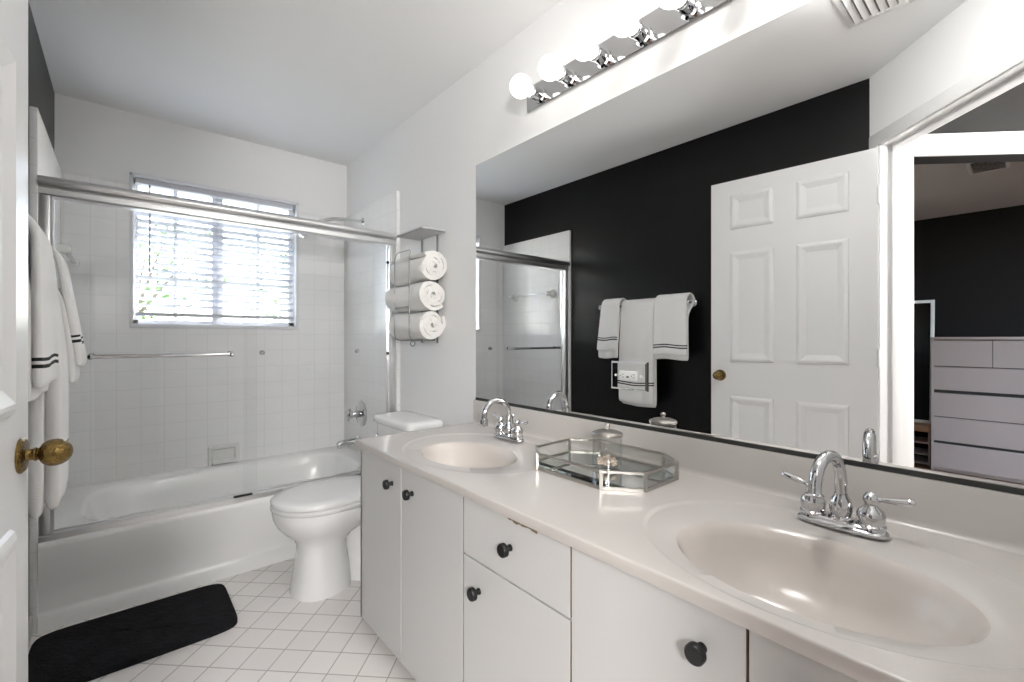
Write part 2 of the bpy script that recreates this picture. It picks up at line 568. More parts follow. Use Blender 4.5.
# tiled surround of the tub
TE, TZ = 2.53, 2.037
bm = B(L, TE, 0, L + TT, D, TZ, 0.004)
struct('wall_tile_left', bm, 'tile_side', 'white tiled surround on the left end of the tub')
bm = B(W - TT, TE, 0, W, D, TZ, 0.004)
struct('wall_tile_right', bm, 'tile_side', 'white tiled surround on the faucet end of the tub')
bm = bmesh.new()
ty = D - 0.012
for a in ((L + TT, 0.3, WX0 - 0.0, TZ), (WX1, 0.3, W - TT, TZ), (WX0, 0.3, WX1, WZ0)):
    box(bm, a[0], ty, a[1], a[2], D, a[3])
struct('wall_tile_back', bm, 'tile_back', 'white tiled surround under the window')
# baseboard behind the towels
bm = bmesh.new()
box(bm, L, 0.60, 0, L + 0.012, TE - 0.005, 0.075, 0.003)
struct('baseboard_left', bm, 'trim', 'white baseboard along the black wall')

# ------------------------------------------------------------------ window and blind
w1 = thing('window_1', 'white framed sliding window with small panes above the bathtub', 'window', ((WX0 + WX1) / 2, D + 0.08, WZ0))
w1['kind'] = 'structure'
bm = bmesh.new()
y0, y1 = D + 0.07, D + 0.11
box(bm, WX0, y0, WZ0, WX0 + 0.035, y1, WZ1, 0.003)
box(bm, WX1 - 0.035, y0, WZ0, WX1, y1, WZ1, 0.003)
box(bm, WX0, y0, WZ0, WX1, y1, WZ0 + 0.04, 0.003)
box(bm, WX0, y0, WZ1 - 0.035, WX1, y1, WZ1, 0.003)
xm = 0.465
box(bm, xm - 0.03, y0 - 0.004, WZ0, xm + 0.03, y1, WZ1, 0.003)
obj('window_frame', bm, 'frame', w1)
bm = bmesh.new()
for x in (0.248, 0.700):
    box(bm, x - 0.010, y0 + 0.012, WZ0, x + 0.010, y1 - 0.01, WZ1, 0.002)
for z in (1.50, 1.80):
    box(bm, WX0, y0 + 0.012, z - 0.010, WX1, y1 - 0.01, z + 0.010, 0.002)
obj('muntins', bm, 'frame', w1)
obj('pane', B(WX0 + 0.03, D + 0.088, WZ0 + 0.03, WX1 - 0.03, D + 0.091, WZ1 - 0.03), 'window_glass', w1)
bm = bmesh.new()
box(bm, WX0 - 0.004, D - 0.022, WZ0 - 0.012, WX1 + 0.004, D + 0.07, WZ0 + 0.012, 0.004)
obj('sill', bm, 'frame', w1)
bm = bmesh.new()
box(bm, WX0 - 0.006, D - 0.018, WZ0 + 0.012, WX0 + 0.010, D + 0.0, WZ1 + 0.006, 0.002)
box(bm, WX1 - 0.010, D - 0.018, WZ0 + 0.012, WX1 + 0.006, D + 0.0, WZ1 + 0.006, 0.002)
box(bm, WX0 - 0.006, D - 0.018, WZ1 - 0.012, WX1 + 0.006, D + 0.0, WZ1 + 0.008, 0.002)
obj('edge_trim', bm, 'frame', w1)

bl = thing('window_blind', 'white horizontal slat blind hanging open in the bathroom window', 'blind', ((WX0 + WX1) / 2, D + 0.035, WZ1))
bx0, bx1 = WX0 + 0.02, WX1 - 0.02
obj('headrail', B(bx0, D + 0.008, WZ1 - 0.042, bx1, D + 0.06, WZ1 - 0.002, 0.003), 'slat', bl)
bm = bmesh.new()
nsl = 17
zs0, zs1 = 1.335, 1.995
for i in range(nsl):
    z = zs0 + (zs1 - zs0) * i / (nsl - 1)
    t = bmesh.new()
    box(t, bx0, -0.024, -0.0013, bx1, 0.024, 0.0013, 0.001, 1)
    merge(bm, t, 0, Matrix.Translation((0, D + 0.035, z)) @ Matrix.Rotation(math.radians(-20), 4, 'X'))
obj('slats', bm, 'slat', bl)
obj('bottom_rail', B(bx0, D + 0.010, 1.272, bx1, D + 0.060, 1.294, 0.004), 'slat', bl)
for x in (0.235, 0.455, 0.705):
    bm = bmesh.new()
    for dy in (0.010, 0.060):
        tube(bm, [(x, D + dy, 1.29), (x, D + dy, WZ1 - 0.04)], 0.0013, 6)
    obj('ladder_cord', bm, 'slat', bl)
bm = bmesh.new()
tube(bm, [(0.118, D - 0.004, 1.53), (0.118, D - 0.002, 2.04)], 0.0042, 8)
obj('wand', bm, 'steel', bl, 'grey tilt wand')

# ------------------------------------------------------------------ outdoors
struct('ground_outside', B(-9, D + 0.9, -0.4, 12, 22, -0.3), 'lawn', 'lawn outside the window', 'ground')
struct('eave', B(-4.0, D + 0.12, 2.36, 3.0, D + 0.62, 2.48), 'stucco', 'roof overhang outside the window', 'eave')
struct('eave_bedroom', B(BX, 1.72, 2.16, L - 0.13, 3.5, 2.26), 'stucco', 'unseen slab added to block the sun at the bedroom window', 'eave')  # added slab, keeps direct sun out of the bedroom opening
def shrub(x, y, r, h, label):
    t = thing('tree', label, 'tree', (x, y, -0.3))
    bm = bmesh.new()
    tube(bm, [(0, 0, 0), (0.05, 0.02, h * 0.4), (0.0, 0.05, h * 0.75)], [0.12, 0.09, 0.04], 8)
    for a in range(5):
        an = a * 1.3
        tube(bm, [(0.03, 0.02, h * 0.4), (math.cos(an) * r * 0.6, math.sin(an) * r * 0.6, h * 0.72)], [0.05, 0.02], 6)
    obj('trunk', bm, 'bark', t, local=True)
    bm = bmesh.new()
    for i in range(700):
        u = rnd.random() ** 0.4
        th, ph = rnd.uniform(0, 2 * PI), math.acos(rnd.uniform(-1, 1))
        c = Vector((math.sin(ph) * math.cos(th) * r * u, math.sin(ph) * math.sin(th) * r * u, h * 0.68 + math.cos(ph) * h * 0.34 * u))
        s = rnd.uniform(0.05, 0.11)
        mt = Matrix.Translation(c) @ Matrix.Rotation(rnd.uniform(0, 6), 4, Vector((rnd.random() - .5, rnd.random() - .5, rnd.random() - .5)).normalized())
        vs = [bm.verts.new(mt @ Vector(p)) for p in ((-s, 0, 0), (0, s * 0.45, 0.01), (s, 0, 0), (0, -s * 0.45, 0.01))]
        bm.faces.new(vs)
    obj('crown', bm, 'leaf', t, local=True, smooth=0)
shrub(3.4, 9.8, 1.5, 3.6, 'leafy green tree outside the right half of the window')
shrub(0.1, 11.5, 1.6, 4.4, 'leafy tree outside the left half of the window')

# ------------------------------------------------------------------ open six panel door
DH = Vector((-0.212, 0.503, 0.0))
DW, DT, DZ0, DZ1 = 0.785, 0.035, 0.012, 2.062
dang = math.atan2(0.772, 0.0705)
dr = thing('door_1', 'white six panel door standing open against the black wall', 'door', DH)
dr.rotation_euler = (0, 0, dang)
dr['kind'] = 'structure'
# local frame: x along the width from the hinge, y = thickness (negative y faces the room), z up
us = [0, 0.112, 0.340, 0.448, 0.676, DW]
zs = [DZ0, 0.235, 0.805, 1.005, 1.642, 1.776, 1.978, DZ1]
bm = bmesh.new()
for side, yy in ((-1, 0.0), (1, DT)):
    for i in range(5):
        for j in range(7):
            a0, a1, b0, b1 = us[i], us[i + 1], zs[j], zs[j + 1]
            def V(u, z, d):
                return (u, yy - side * -d if side < 0 else yy - d, z)
            if i in (1, 3) and j in (1, 3, 5):
                loops = []
                for ins, dep in ((0, 0), (0.004, 0.007), (0.014, 0.012), (0.022, 0.012), (0.048, 0.002), (0.052, 0.002)):
                    loops.append([V(a0 + ins, b0 + ins, dep), V(a1 - ins, b0 + ins, dep), V(a1 - ins, b1 - ins, dep), V(a0 + ins, b1 - ins, dep)])
                loft(bm, loops, cap1=True)
            else:
                bm.faces.new([bm.verts.new(V(*c, 0)) for c in ((a0, b0), (a1, b0), (a1, b1), (a0, b1))])
for q in (((0, 0, DZ0), (0, DT, DZ0), (0, DT, DZ1), (0, 0, DZ1)), ((DW, 0, DZ0), (DW, DT, DZ0), (DW, DT, DZ1), (DW, 0, DZ1)),
          ((0, 0, DZ1), (DW, 0, DZ1), (DW, DT, DZ1), (0, DT, DZ1)), ((0, 0, DZ0), (DW, 0, DZ0), (DW, DT, DZ0), (0, DT, DZ0))):
    bm.faces.new([bm.verts.new(p) for p in q])
bmesh.ops.remove_doubles(bm, verts=bm.verts, dist=1e-5)
obj('leaf', bm, 'door', dr, local=True, smooth=20)
egg = [(0.0, 0.0), (0.033, 0.0), (0.033, 0.003), (0.029, 0.007), (0.012, 0.009), (0.0105, 0.012), (0.0105, 0.018), (0.0125, 0.019), (0.0125, 0.022), (0.0105, 0.023),
       (0.012, 0.026), (0.018, 0.029), (0.0225, 0.034), (0.0255, 0.042), (0.0255, 0.049), (0.0235, 0.057), (0.019, 0.064), (0.012, 0.069), (0.005, 0.0713), (0.0, 0.0715)]
for yy, ax in ((0.0, -1), (DT, 1)):
    bm = bmesh.new()
    pr = egg if ax < 0 else [(r, h * 0.55) for r, h in egg]
    lathe(bm, pr, (DW - 0.052, yy, 0.922), (0, ax, 0), 28)
    obj('door_handle', bm, 'brass', dr, 'antique brass egg shaped door knob', local=True)
for z in (0.25, 1.045, 1.833):
    bm = bmesh.new()
    tube(bm, [(-0.003, -0.006, z - 0.045), (-0.003, -0.006, z + 0.045)], 0.0055, 10)
    for d in (-0.03, -0.01, 0.01, 0.03):
        tube(bm, [(-0.003, -0.006, z + d - 0.008), (-0.003, -0.006, z + d + 0.008)], 0.0068, 10)
    obj('hinge', bm, 'brushed', dr, 'pale metal hinge', local=True)

# ------------------------------------------------------------------ bathtub
tub = thing('bathtub', 'white alcove bathtub with smooth apron behind the glass doors', 'bathtub', ((L + W) / 2, TY + 0.4, 0))
X0, X1 = L + TT, W - TT
ZR = 0.344
N = 96
cx, cy = (X0 + X1) / 2, 2.965
def recloop(a0, a1, b0, b1, z, ref):
    """rectangle points hit by rays toward a reference loop"""
    out = []
    mx, my = (a0 + a1) / 2, (b0 + b1) / 2
    for p in ref:
        dx, dy = p.x - mx, p.y - my
        s = min((a1 - a0) / 2 / abs(dx) if abs(dx) > 1e-6 else 1e9, (b1 - b0) / 2 / abs(dy) if abs(dy) > 1e-6 else 1e9)
        out.append(Vector((mx + dx * s, my + dy * s, z)))
    return out
y0, y1 = TY + 0.018, ty
lip = rrect(cx, cy, 0.655, 0.335, 4.5, N, ZR)
rings = [recloop(X0, X1, y0, y1, ZR, lip),
         lip,
         rrect(cx, cy, 0.645, 0.325, 4.5, N, ZR - 0.004),
         rrect(cx, cy, 0.635, 0.315, 4.3, N, ZR - 0.02),
         rrect(cx + 0.005, cy, 0.615, 0.295, 4.0, N, ZR - 0.10),
         rrect(cx + 0.015, cy, 0.585, 0.27, 3.8, N, ZR - 0.20),
         rrect(cx + 0.02, cy, 0.555, 0.245, 3.6, N, ZR - 0.26),
         rrect(cx + 0.02, cy, 0.50, 0.20, 3.4, N, ZR - 0.285),
         rrect(cx + 0.02, cy, 0.25, 0.10, 3.0, N, ZR - 0.292)]
bm = bmesh.new()
loft(bm, rings, cap1=True)
obj('basin', bm, 'tub', tub, smooth=60)
bm = bmesh.new()
prof = [(TY + 0.02, ZR), (TY + 0.008, ZR - 0.002), (TY + 0.001, ZR - 0.010), (TY, ZR - 0.025), (TY + 0.006, ZR - 0.06), (TY + 0.012, 0.16),
        (TY + 0.016, 0.075), (TY + 0.010, 0.062), (TY + 0.000, 0.052), (TY - 0.002, 0.0), (TY + 0.03, 0.0), (TY + 0.03, ZR - 0.001)]
prism(bm, [(X0, y, z) for y, z in prof], (X1 - X0, 0, 0))
obj('apron', bm, 'tub', tub, smooth=50)
bm = bmesh.new()
lathe(bm, [(0.0, 0.016), (0.012, 0.016), (0.030, 0.011), (0.034, 0.004), (0.034, 0.0)], (X1 - 0.079, cy - 0.06, 0.262), (-1, 0, 0.15), 24)
obj('overflow_plate', bm, 'chrome', tub, 'chrome overflow plate')
bm = bmesh.new()
lathe(bm, [(0.0, 0.006), (0.02, 0.005), (0.026, 0.0)], (X1 - 0.25, cy, ZR - 0.289), (0, 0, 1), 20)
obj('drain', bm, 'chrome', tub, 'chrome drain')

# ------------------------------------------------------------------ sliding glass doors of the tub
sd = thing('shower_door', 'sliding clear glass doors with satin aluminium frame on the tub rim', 'shower door', ((L + W) / 2, TY + 0.045, ZR))
RY0, RY1, RZ0, RZ1 = TY + 0.012, TY + 0.078, 1.702, 1.782
bm = bmesh.new()
pr = [(RY0 + 0.006, RZ0), (RY0, RZ0 + 0.006), (RY0, RZ0 + 0.026), (RY0 + 0.004, RZ0 + 0.030), (RY0 - 0.006, RZ0 + 0.036)]
for i in range(9):
    a = -PI / 2 - PI * i / 8
    pr.append((RY0 + 0.004 + 0.018 * math.cos(a), RZ0 + 0.056 + 0.020 * math.sin(a)))
pr += [(RY0 + 0.02, RZ1), (RY1, RZ1), (RY1, RZ0)]
prism(bm, [(X0, y, z) for y, z in pr], (X1 - X0, 0, 0))
obj('header_rail', bm, 'brushed', sd, smooth=40)
bm = bmesh.new()
pr = [(RY0, ZR), (RY0, ZR + 0.020), (RY0 + 0.006, ZR + 0.026), (RY0 + 0.020, ZR + 0.026), (RY0 + 0.023, ZR + 0.012), (RY0 + 0.038, ZR + 0.012),
      (RY0 + 0.041, ZR + 0.026), (RY1 - 0.006, ZR + 0.026), (RY1, ZR + 0.020), (RY1, ZR)]
prism(bm, [(X0, y, z) for y, z in pr], (X1 - X0, 0, 0))
obj('track', bm, 'brushed', sd)
for xa, xb, s in ((X0, X0 + 0.032, 1), (X1 - 0.032, X1, -1)):
    bm = bmesh.new()
    box(bm, xa, RY0 + 0.004, ZR + 0.02, xb, RY1 - 0.002, RZ0 + 0.004, 0.003)
    xr = xb if s > 0 else xa
    box(bm, min(xr, xr + s * 0.008), RY0 + 0.010, ZR + 0.02, max(xr, xr + s * 0.008), RY0 + 0.018, RZ0)
    box(bm, min(xr, xr + s * 0.008), RY0 + 0.05, ZR + 0.02, max(xr, xr + s * 0.008), RY0 + 0.058, RZ0)
    jb = obj('jamb', bm, 'brushed', sd)
    if s < 0:
        for z in (1.05, 1.60):
            b2 = bmesh.new()
            tube(b2, [(xa + 0.002, RY0 + 0.034, z), (xa - 0.014, RY0 + 0.034, z)], 0.008, 12)
            obj('bumper', b2, 'rubber', jb, 'black rubber bumper')
GYa, GYb = RY0 + 0.018, RY0 + 0.048
ga = obj('glass_panel', B(X0 + 0.034, GYa - 0.003, ZR + 0.022, 0.507, GYa + 0.003, RZ0 + 0.02), 'shower_glass', sd)
gb = obj('glass_panel', B(0.455, GYb - 0.003, ZR + 0.022, X1 - 0.034, GYb + 0.003, RZ0 + 0.02), 'shower_glass', sd)
bm = bmesh.new()
yb = GYa - 0.055
tube(bm, [(-0.109, yb, 1.065), (0.400, yb, 1.065)], 0.0085, 14)
for x in (-0.100, 0.391):
    tube(bm, [(x, GYa - 0.003, 1.065), (x, yb, 1.065)], [0.010, 0.008], 12)
    ball(bm, (x, yb, 1.065), 0.0125, 14)
    lathe(bm, [(0.013, 0), (0.013, 0.008), (0.008, 0.012), (0.0, 0.012)], (x, GYa + 0.003, 1.065), (0, 1, 0), 14)
obj('towel_bar', bm, 'chrome', ga, 'chrome towel bar on the glass')
for x in (0.538, 1.03):
    bm = bmesh.new()
    lathe(bm, [(0.0115, 0.0), (0.0115, 0.007), (0.008, 0.012), (0.0, 0.013)], (x, GYb - 0.003, 1.067), (0, -1, 0), 16)
    lathe(bm, [(0.0115, 0.0), (0.0115, 0.007), (0.008, 0.012), (0.0, 0.013)], (x, GYb + 0.003, 1.067), (0, 1, 0), 16)
    obj('bolt_cap', bm, 'chrome', gb, 'small chrome bolt cap')
bm = bmesh.new()
box(bm, 0.405, RY0 - 0.004, ZR + 0.024, 0.485, RY0 + 0.012, ZR + 0.031, 0.002)
obj('panel_guide', bm, 'rubber', sd, 'dark panel guide on the bottom track')

# ------------------------------------------------------------------ tub fittings
vv = thing('shower_valve', 'chrome round shower valve with cross knob on the tiled end wall', 'shower valve', (X1, 3.06, 0.618))
bm = bmesh.new()
lathe(bm, [(0.0, 0.0), (0.090, 0.0), (0.090, 0.004), (0.078, 0.012), (0.030, 0.018), (0.0, 0.018)], (0, 0, 0), (-1, 0, 0), 32)
obj('escutcheon', bm, 'chrome', vv, local=True)
bm = bmesh.new()
lathe(bm, [(0.022, 0.016), (0.024, 0.03), (0.020, 0.055), (0.018, 0.06), (0.026, 0.066), (0.028, 0.09), (0.022, 0.098), (0.012, 0.105), (0.0, 0.106)], (0, 0, 0), (-1, 0, 0), 20)
for a in range(4):
    an = a * PI / 2 + 0.3
    tube(bm, [(-0.082, 0, 0), (-0.088, math.cos(an) * 0.036, math.sin(an) * 0.036)], [0.009, 0.007], 8)
    ball(bm, (-0.088, math.cos(an) * 0.038, math.sin(an) * 0.038), 0.009, 10)
obj('knob', bm, 'chrome', vv, local=True)

sp_ = thing('tub_spout', 'chrome tub spout on the tiled end wall below the valve', 'tub spout', (X1, 3.10, 0.425))
bm = bmesh.new()
lathe(bm, [(0.030, 0.0), (0.030, 0.008), (0.024, 0.012), (0.0, 0.012)], (0, 0, 0), (-1, 0, 0), 20)
obj('flange', bm, 'chrome', sp_, local=True)
bm = bmesh.new()
tube(bm, [(0, 0, 0), (-0.05, 0, 0), (-0.10, 0, -0.001), (-0.135, 0, -0.006), (-0.15, 0, -0.016)], [0.022, 0.022, 0.021, 0.022, 0.020], 16)
tube(bm, [(-0.136, 0, -0.008), (-0.138, 0, -0.034)], [0.018, 0.016], 14)
obj('spout', bm, 'chrome', sp_, local=True)

sh = thing('wall_shower', 'chrome shower arm and head above the sliding doors', 'shower', (X1, 3.037, 1.944))
bm = bmesh.new()
lathe(bm, [(0.028, 0.0), (0.028, 0.003), (0.018, 0.009), (0.0, 0.009)], (0, 0, 0), (-1, 0, 0), 20)
obj('flange', bm, 'chrome', sh, local=True)
bm = bmesh.new()
tube(bm, [(0, 0, 0), (-0.08, 0, 0.0), (-0.20, 0.005, -0.012), (-0.29, 0.01, -0.045), (-0.35, 0.02, -0.095)], 0.011, 12)
obj('arm', bm, 'chrome', sh, local=True)
bm = bmesh.new()
lathe(bm, [(0.0, -0.004), (0.013, 0.0), (0.015, 0.014), (0.013, 0.022), (0.020, 0.034), (0.033, 0.06), (0.036, 0.07), (0.031, 0.074), (0.0, 0.074)],
      (-0.347, 0.02, -0.092), (-0.75, 0.02, -0.66), 24)
obj('head', bm, 'chrome', sh, local=True)

dish = thing('soap_dish', 'white ceramic soap dish set in the tile under the window', 'soap dish', (0.487, ty, 0.40))
bm = bmesh.new()
def yrect(hw, hh, y, z0=0.0):
    return [(-hw, y, -hh + z0), (hw, y, -hh + z0), (hw, y, hh + z0), (-hw, y, hh + z0)]
loft(bm, [yrect(0.085, 0.062, 0), yrect(0.085, 0.062, -0.010), yrect(0.080, 0.057, -0.016), yrect(0.066, 0.042, -0.016), yrect(0.060, 0.036, -0.008), yrect(0.058, 0.034, -0.001)], cap1=True)
obj('plate', bm, 'ceramic', dish, local=True, smooth=30)
bm = bmesh.new()
sec = [(-0.012, -0.058), (-0.050, -0.050), (-0.060, -0.040), (-0.060, -0.024), (-0.053, -0.020), (-0.048, -0.036), (-0.012, -0.044)]
prism(bm, [(-0.066, y, z) for y, z in sec], (0.132, 0, 0))
obj('tray_lip', bm, 'ceramic', dish, local=True, smooth=40)

ib = thing('bath_towel_bar', 'white ceramic posts with a clear bar on the tile inside the tub', 'towel bar', (X0, 2.955, 1.525))
for s in (-0.24, 0.24):
    bm = bmesh.new()
    lathe(bm, [(0.0, 0.0), (0.036, 0.0), (0.036, 0.008), (0.028, 0.018), (0.018, 0.034), (0.017, 0.046), (0.021, 0.058), (0.021, 0.072), (0.014, 0.082), (0.0, 0.084)],
          (0, s, 0), (1, 0, 0), 20)
    obj('post', bm, 'ceramic', ib, local=True)
bm = bmesh.new()
tube(bm, [(0.062, -0.225, 0), (0.062, 0.225, 0)], 0.0095, 14)
obj('bar', bm, 'clear_bar', ib, 'clear acrylic bar', local=True)

# ------------------------------------------------------------------ toilet
TC = 2.16
to = thing('toilet', 'white two piece toilet with closed lid between tub and vanity', 'toilet', (0.85, TC, 0))
def eggloop(xf, xb, hw, z, N=48, ex=2.2, split=0.42):
    xc = xf + (xb - xf) * split
    out = []
    for i in range(N):
        t = 2 * PI * i / N
        c, s = math.cos(t), math.sin(t)
        a = (xb - xc) if c > 0 else (xc - xf)
        e = 2.0 if c < 0 else ex + 0.6
        out.append(Vector((xc + a * math.copysign(abs(c) ** (2 / e), c), TC + hw * math.copysign(abs(s) ** (2 / e), s), z)))
    return out
bm = bmesh.new()
secs = [(0.562, 0.815, 0.130, 0.0), (0.566, 0.815, 0.126, 0.03), (0.576, 0.81, 0.112, 0.10), (0.588, 0.80, 0.098, 0.17), (0.588, 0.80, 0.098, 0.215),
        (0.574, 0.83, 0.108, 0.245), (0.540, 0.89, 0.132, 0.275), (0.510, 0.97, 0.158, 0.31), (0.494, 1.06, 0.176, 0.345), (0.490, 1.10, 0.181, 0.370), (0.492, 1.10, 0.180, 0.382)]
loft(bm, [eggloop(a, b, c, z) for a, b, c, z in secs], cap0=True, cap1=True)
obj('bowl', bm, 'porcelain', to, smooth=60)
bm = bmesh.new()
secs = [(0.80, 1.13, 0.105, 0.0), (0.80, 1.13, 0.10, 0.03), (0.80, 1.12, 0.078, 0.06), (0.80, 1.12, 0.070, 0.20), (0.80, 1.14, 0.085, 0.27), (0.80, 1.20, 0.15, 0.34), (0.80, 1.235, 0.165, 0.38)]
loft(bm, [eggloop(a, b, c, z, ex=3.5) for a, b, c, z in secs], cap0=True, cap1=True)
obj('trapway', bm, 'porcelain', to, smooth=60)
bm = bmesh.new()
loft(bm, [eggloop(0.494, 0.97, 0.178, 0.3825), eggloop(0.486, 0.975, 0.185, 0.388), eggloop(0.484, 0.975, 0.187, 0.400), eggloop(0.488, 0.97, 0.183, 0.404), eggloop(0.57, 0.93, 0.11, 0.4035)], cap0=True, cap1=True)
obj('seat', bm, 'seat', to, smooth=50)
bm = bmesh.new()
loft(bm, [eggloop(0.57, 0.93, 0.11, 0.411), eggloop(0.492, 0.97, 0.18, 0.4105), eggloop(0.486, 0.975, 0.185, 0.412), eggloop(0.485, 0.975, 0.186, 0.424), eggloop(0.492, 0.97, 0.180, 0.432),
          eggloop(0.53, 0.95, 0.148, 0.437), eggloop(0.62, 0.88, 0.07, 0.440)], cap0=True, cap1=True)
obj('lid', bm, 'seat', to, smooth=50)
for s in (-0.075, 0.075):
    bm = bmesh.new()
    tube(bm, [(0.985, TC + s - 0.022, 0.409), (0.985, TC + s + 0.022, 0.409)], 0.011, 12)
    box(bm, 0.972, TC + s - 0.02, 0.382, 0.998, TC + s + 0.02, 0.407, 0.003)
    obj('seat_hinge', bm, 'seat', to)
bm = bmesh.new()
TKc = TC + 0.033
loft(bm, [rrect(1.155, TKc, 0.085, 0.17, 6, 48, 0.381), rrect(1.155, TKc, 0.095, 0.18, 6, 48, 0.40), rrect(1.152, TKc, 0.102, 0.195, 7, 48, 0.60), rrect(1.152, TKc, 0.103, 0.198, 7, 48, 0.684)], cap0=True, cap1=True)
obj('tank', bm, 'porcelain', to, smooth=50)
bm = bmesh.new()
loft(bm, [rrect(1.148, TKc, 0.108, 0.206, 7, 48, 0.684), rrect(1.148, TKc, 0.114, 0.213, 7, 48, 0.690), rrect(1.148, TKc, 0.114, 0.213, 7, 48, 0.710),
          rrect(1.148, TKc, 0.106, 0.205, 7, 48, 0.721), rrect(1.148, TKc, 0.07, 0.17, 6, 48, 0.724)], cap0=True, cap1=True)
obj('tank_lid', bm, 'porcelain', to, smooth=50)
bm = bmesh.new()
lathe(bm, [(0.013, 0.0), (0.013, 0.006), (0.008, 0.016), (0.0, 0.016)], (1.05, TKc + 0.15, 0.61), (-1, 0, 0), 14)
tube(bm, [(1.036, TKc + 0.15, 0.61), (1.034, TKc + 0.10, 0.602), (1.036, TKc + 0.075, 0.598)], [0.006, 0.006, 0.008], 10)
obj('flush_lever', bm, 'chrome', to, 'chrome flush lever')

# ------------------------------------------------------------------ vanity cabinets
XF = 0.710
VY1, VY2, VY3, VY4, VY0 = -0.07, 0.283, 0.636, 1.030, 1.742
KN = [(0.0, 0.0), (0.0085, 0.0), (0.0085, 0.003), (0.0065, 0.006), (0.0065, 0.013), (0.013, 0.016), (0.0165, 0.018), (0.0165, 0.027), (0.0145, 0.030), (0.0, 0.0305)]
def front(parent, name, ya, yb, za, zb, ky, kz, raw=True):
    f = obj(name, B(XF, ya + (0.003 if raw else 0.0012), za, XF + 0.018, yb - 0.0012, zb, 0.0008, 1), ['cab', 'raw'], parent)
    if raw:                                          # worn edge of the board facing the next unit
        for p in f.data.polygons:
            if p.normal.y < -0.9:
                p.material_index = 1
    bm = bmesh.new()
    lathe(bm, KN, (XF, ky, kz), (-1, 0, 0), 24)
    obj('knob', bm, 'knob', f, 'round black knob')
    return f
def carcass(name, label, ya, yb, zt=0.7135):
    t = thing(name, label, 'cabinet', (0.98, (ya + yb) / 2, 0))
    bm = bmesh.new()
    box(bm, XF + 0.019, ya, 0.052, W - 0.005, yb, 0.56)
    box(bm, XF + 0.019, ya, 0.56, XF + 0.026, yb, zt)
    box(bm, XF + 0.026, ya, 0.56, W - 0.005, ya + 0.015, zt)
    box(bm, XF + 0.026, yb - 0.015, 0.56, W - 0.005, yb, zt)
    for ye in (ya, yb):
        box(bm, XF + 0.004, ye - 0.0012 if ye == yb else ye, 0.052, XF + 0.02, ye if ye == yb else ye + 0.0012, zt - 0.002)
    obj('body', bm, 'raw', t, 'brown raw board showing in the gaps')
    bm = bmesh.new()
    box(bm, XF + 0.075, ya, 0.0, W - 0.01, yb, 0.052)
    obj('toe_kick', bm, 'toe', t)
    return t
c1 = carcass('vanity_cabinet', 'white vanity cabinet under the far sink with two knobbed doors', VY4, VY0 - 0.012)
obj('side_panel', B(XF, VY0 - 0.012, 0.0465, W - 0.004, VY0, 0.7135, 0.001), 'cab', c1)
obj('door_rail', B(XF + 0.0185, 1.385, 0.05, XF + 0.0195, 1.413, 0.70), 'cab', c1)
front(c1, 'door', 1.399, VY0 - 0.0005, 0.0465, 0.712, 1.464, 0.636, False)
front(c1, 'door', VY4, 1.399, 0.0465, 0.712, 1.319, 0.638)
c2 = carcass('vanity_cabinet', 'white middle vanity cabinet with a drawer over a low door', VY3, VY4)
dw = front(c2, 'drawer', VY3, VY4, 0.552, 0.712, 0.832, 0.634)
front(c2, 'door', VY3, VY4, 0.0465, 0.547, 0.958, 0.475)
bm = bmesh.new()
for i in range(11):
    yy = 0.742 + i * 0.0095 + rnd.uniform(-0.002, 0.002)
    h = rnd.uniform(0.011, 0.0165)
    box(bm, XF - 0.0006, yy - 0.0055, 0.712 - h, XF + 0.004, yy + 0.0055, 0.7124, 0.0008, 1)
obj('chipped_edge', bm, 'raw', dw, 'brown chipped spots along the top edge')
c3 = carcass('vanity_cabinet', 'white vanity cabinet under the near sink, at lower right', VY1, VY3)
front(c3, 'door', VY2, VY3, 0.0465, 0.712, 0.354, 0.640)
front(c3, 'door', VY1, VY2, 0.0465, 0.712, 0.215, 0.640)

# ------------------------------------------------------------------ counter with two moulded bowls
CX0, CXB, CY0, CY1 = 0.690, 1.267, -0.11, 1.755
top = thing('countertop', 'cream moulded countertop with two oval sinks along the mirror wall', 'countertop', (0.98, 0.82, CT))
SINKS = ((0.912, 0.270), (0.918, 1.31))
bm = bmesh.new()
ex = CX0 + 0.010
def rect_polar(c, a0, a1, b0, b1, angs, z):
    out = []
    for a in angs:
        dx, dy = math.cos(a), math.sin(a)
        s = 1e9
        if dx > 1e-9: s = min(s, (a1 - c[0]) / dx)
        if dx < -1e-9: s = min(s, (a0 - c[0]) / dx)
        if dy > 1e-9: s = min(s, (b1 - c[1]) / dy)
        if dy < -1e-9: s = min(s, (b0 - c[1]) / dy)
        out.append(Vector((c[0] + dx * s, c[1] + dy * s, z)))
    return out
def ell_polar(c, cc, ax, ay, angs, z):
    """ellipse centred at cc, hit by rays from c"""
    out = []
    ox, oy = c[0] - cc[0], c[1] - cc[1]
    for a in angs:
        dx, dy = math.cos(a), math.sin(a)
        A = (dx / ax) ** 2 + (dy / ay) ** 2
        Bq = 2 * (ox * dx / ax ** 2 + oy * dy / ay ** 2)
        Cq = (ox / ax) ** 2 + (oy / ay) ** 2 - 1
        s = (-Bq + math.sqrt(Bq * Bq - 4 * A * Cq)) / (2 * A)
        out.append(Vector((c[0] + dx * s, c[1] + dy * s, z)))
    return out
basins = []
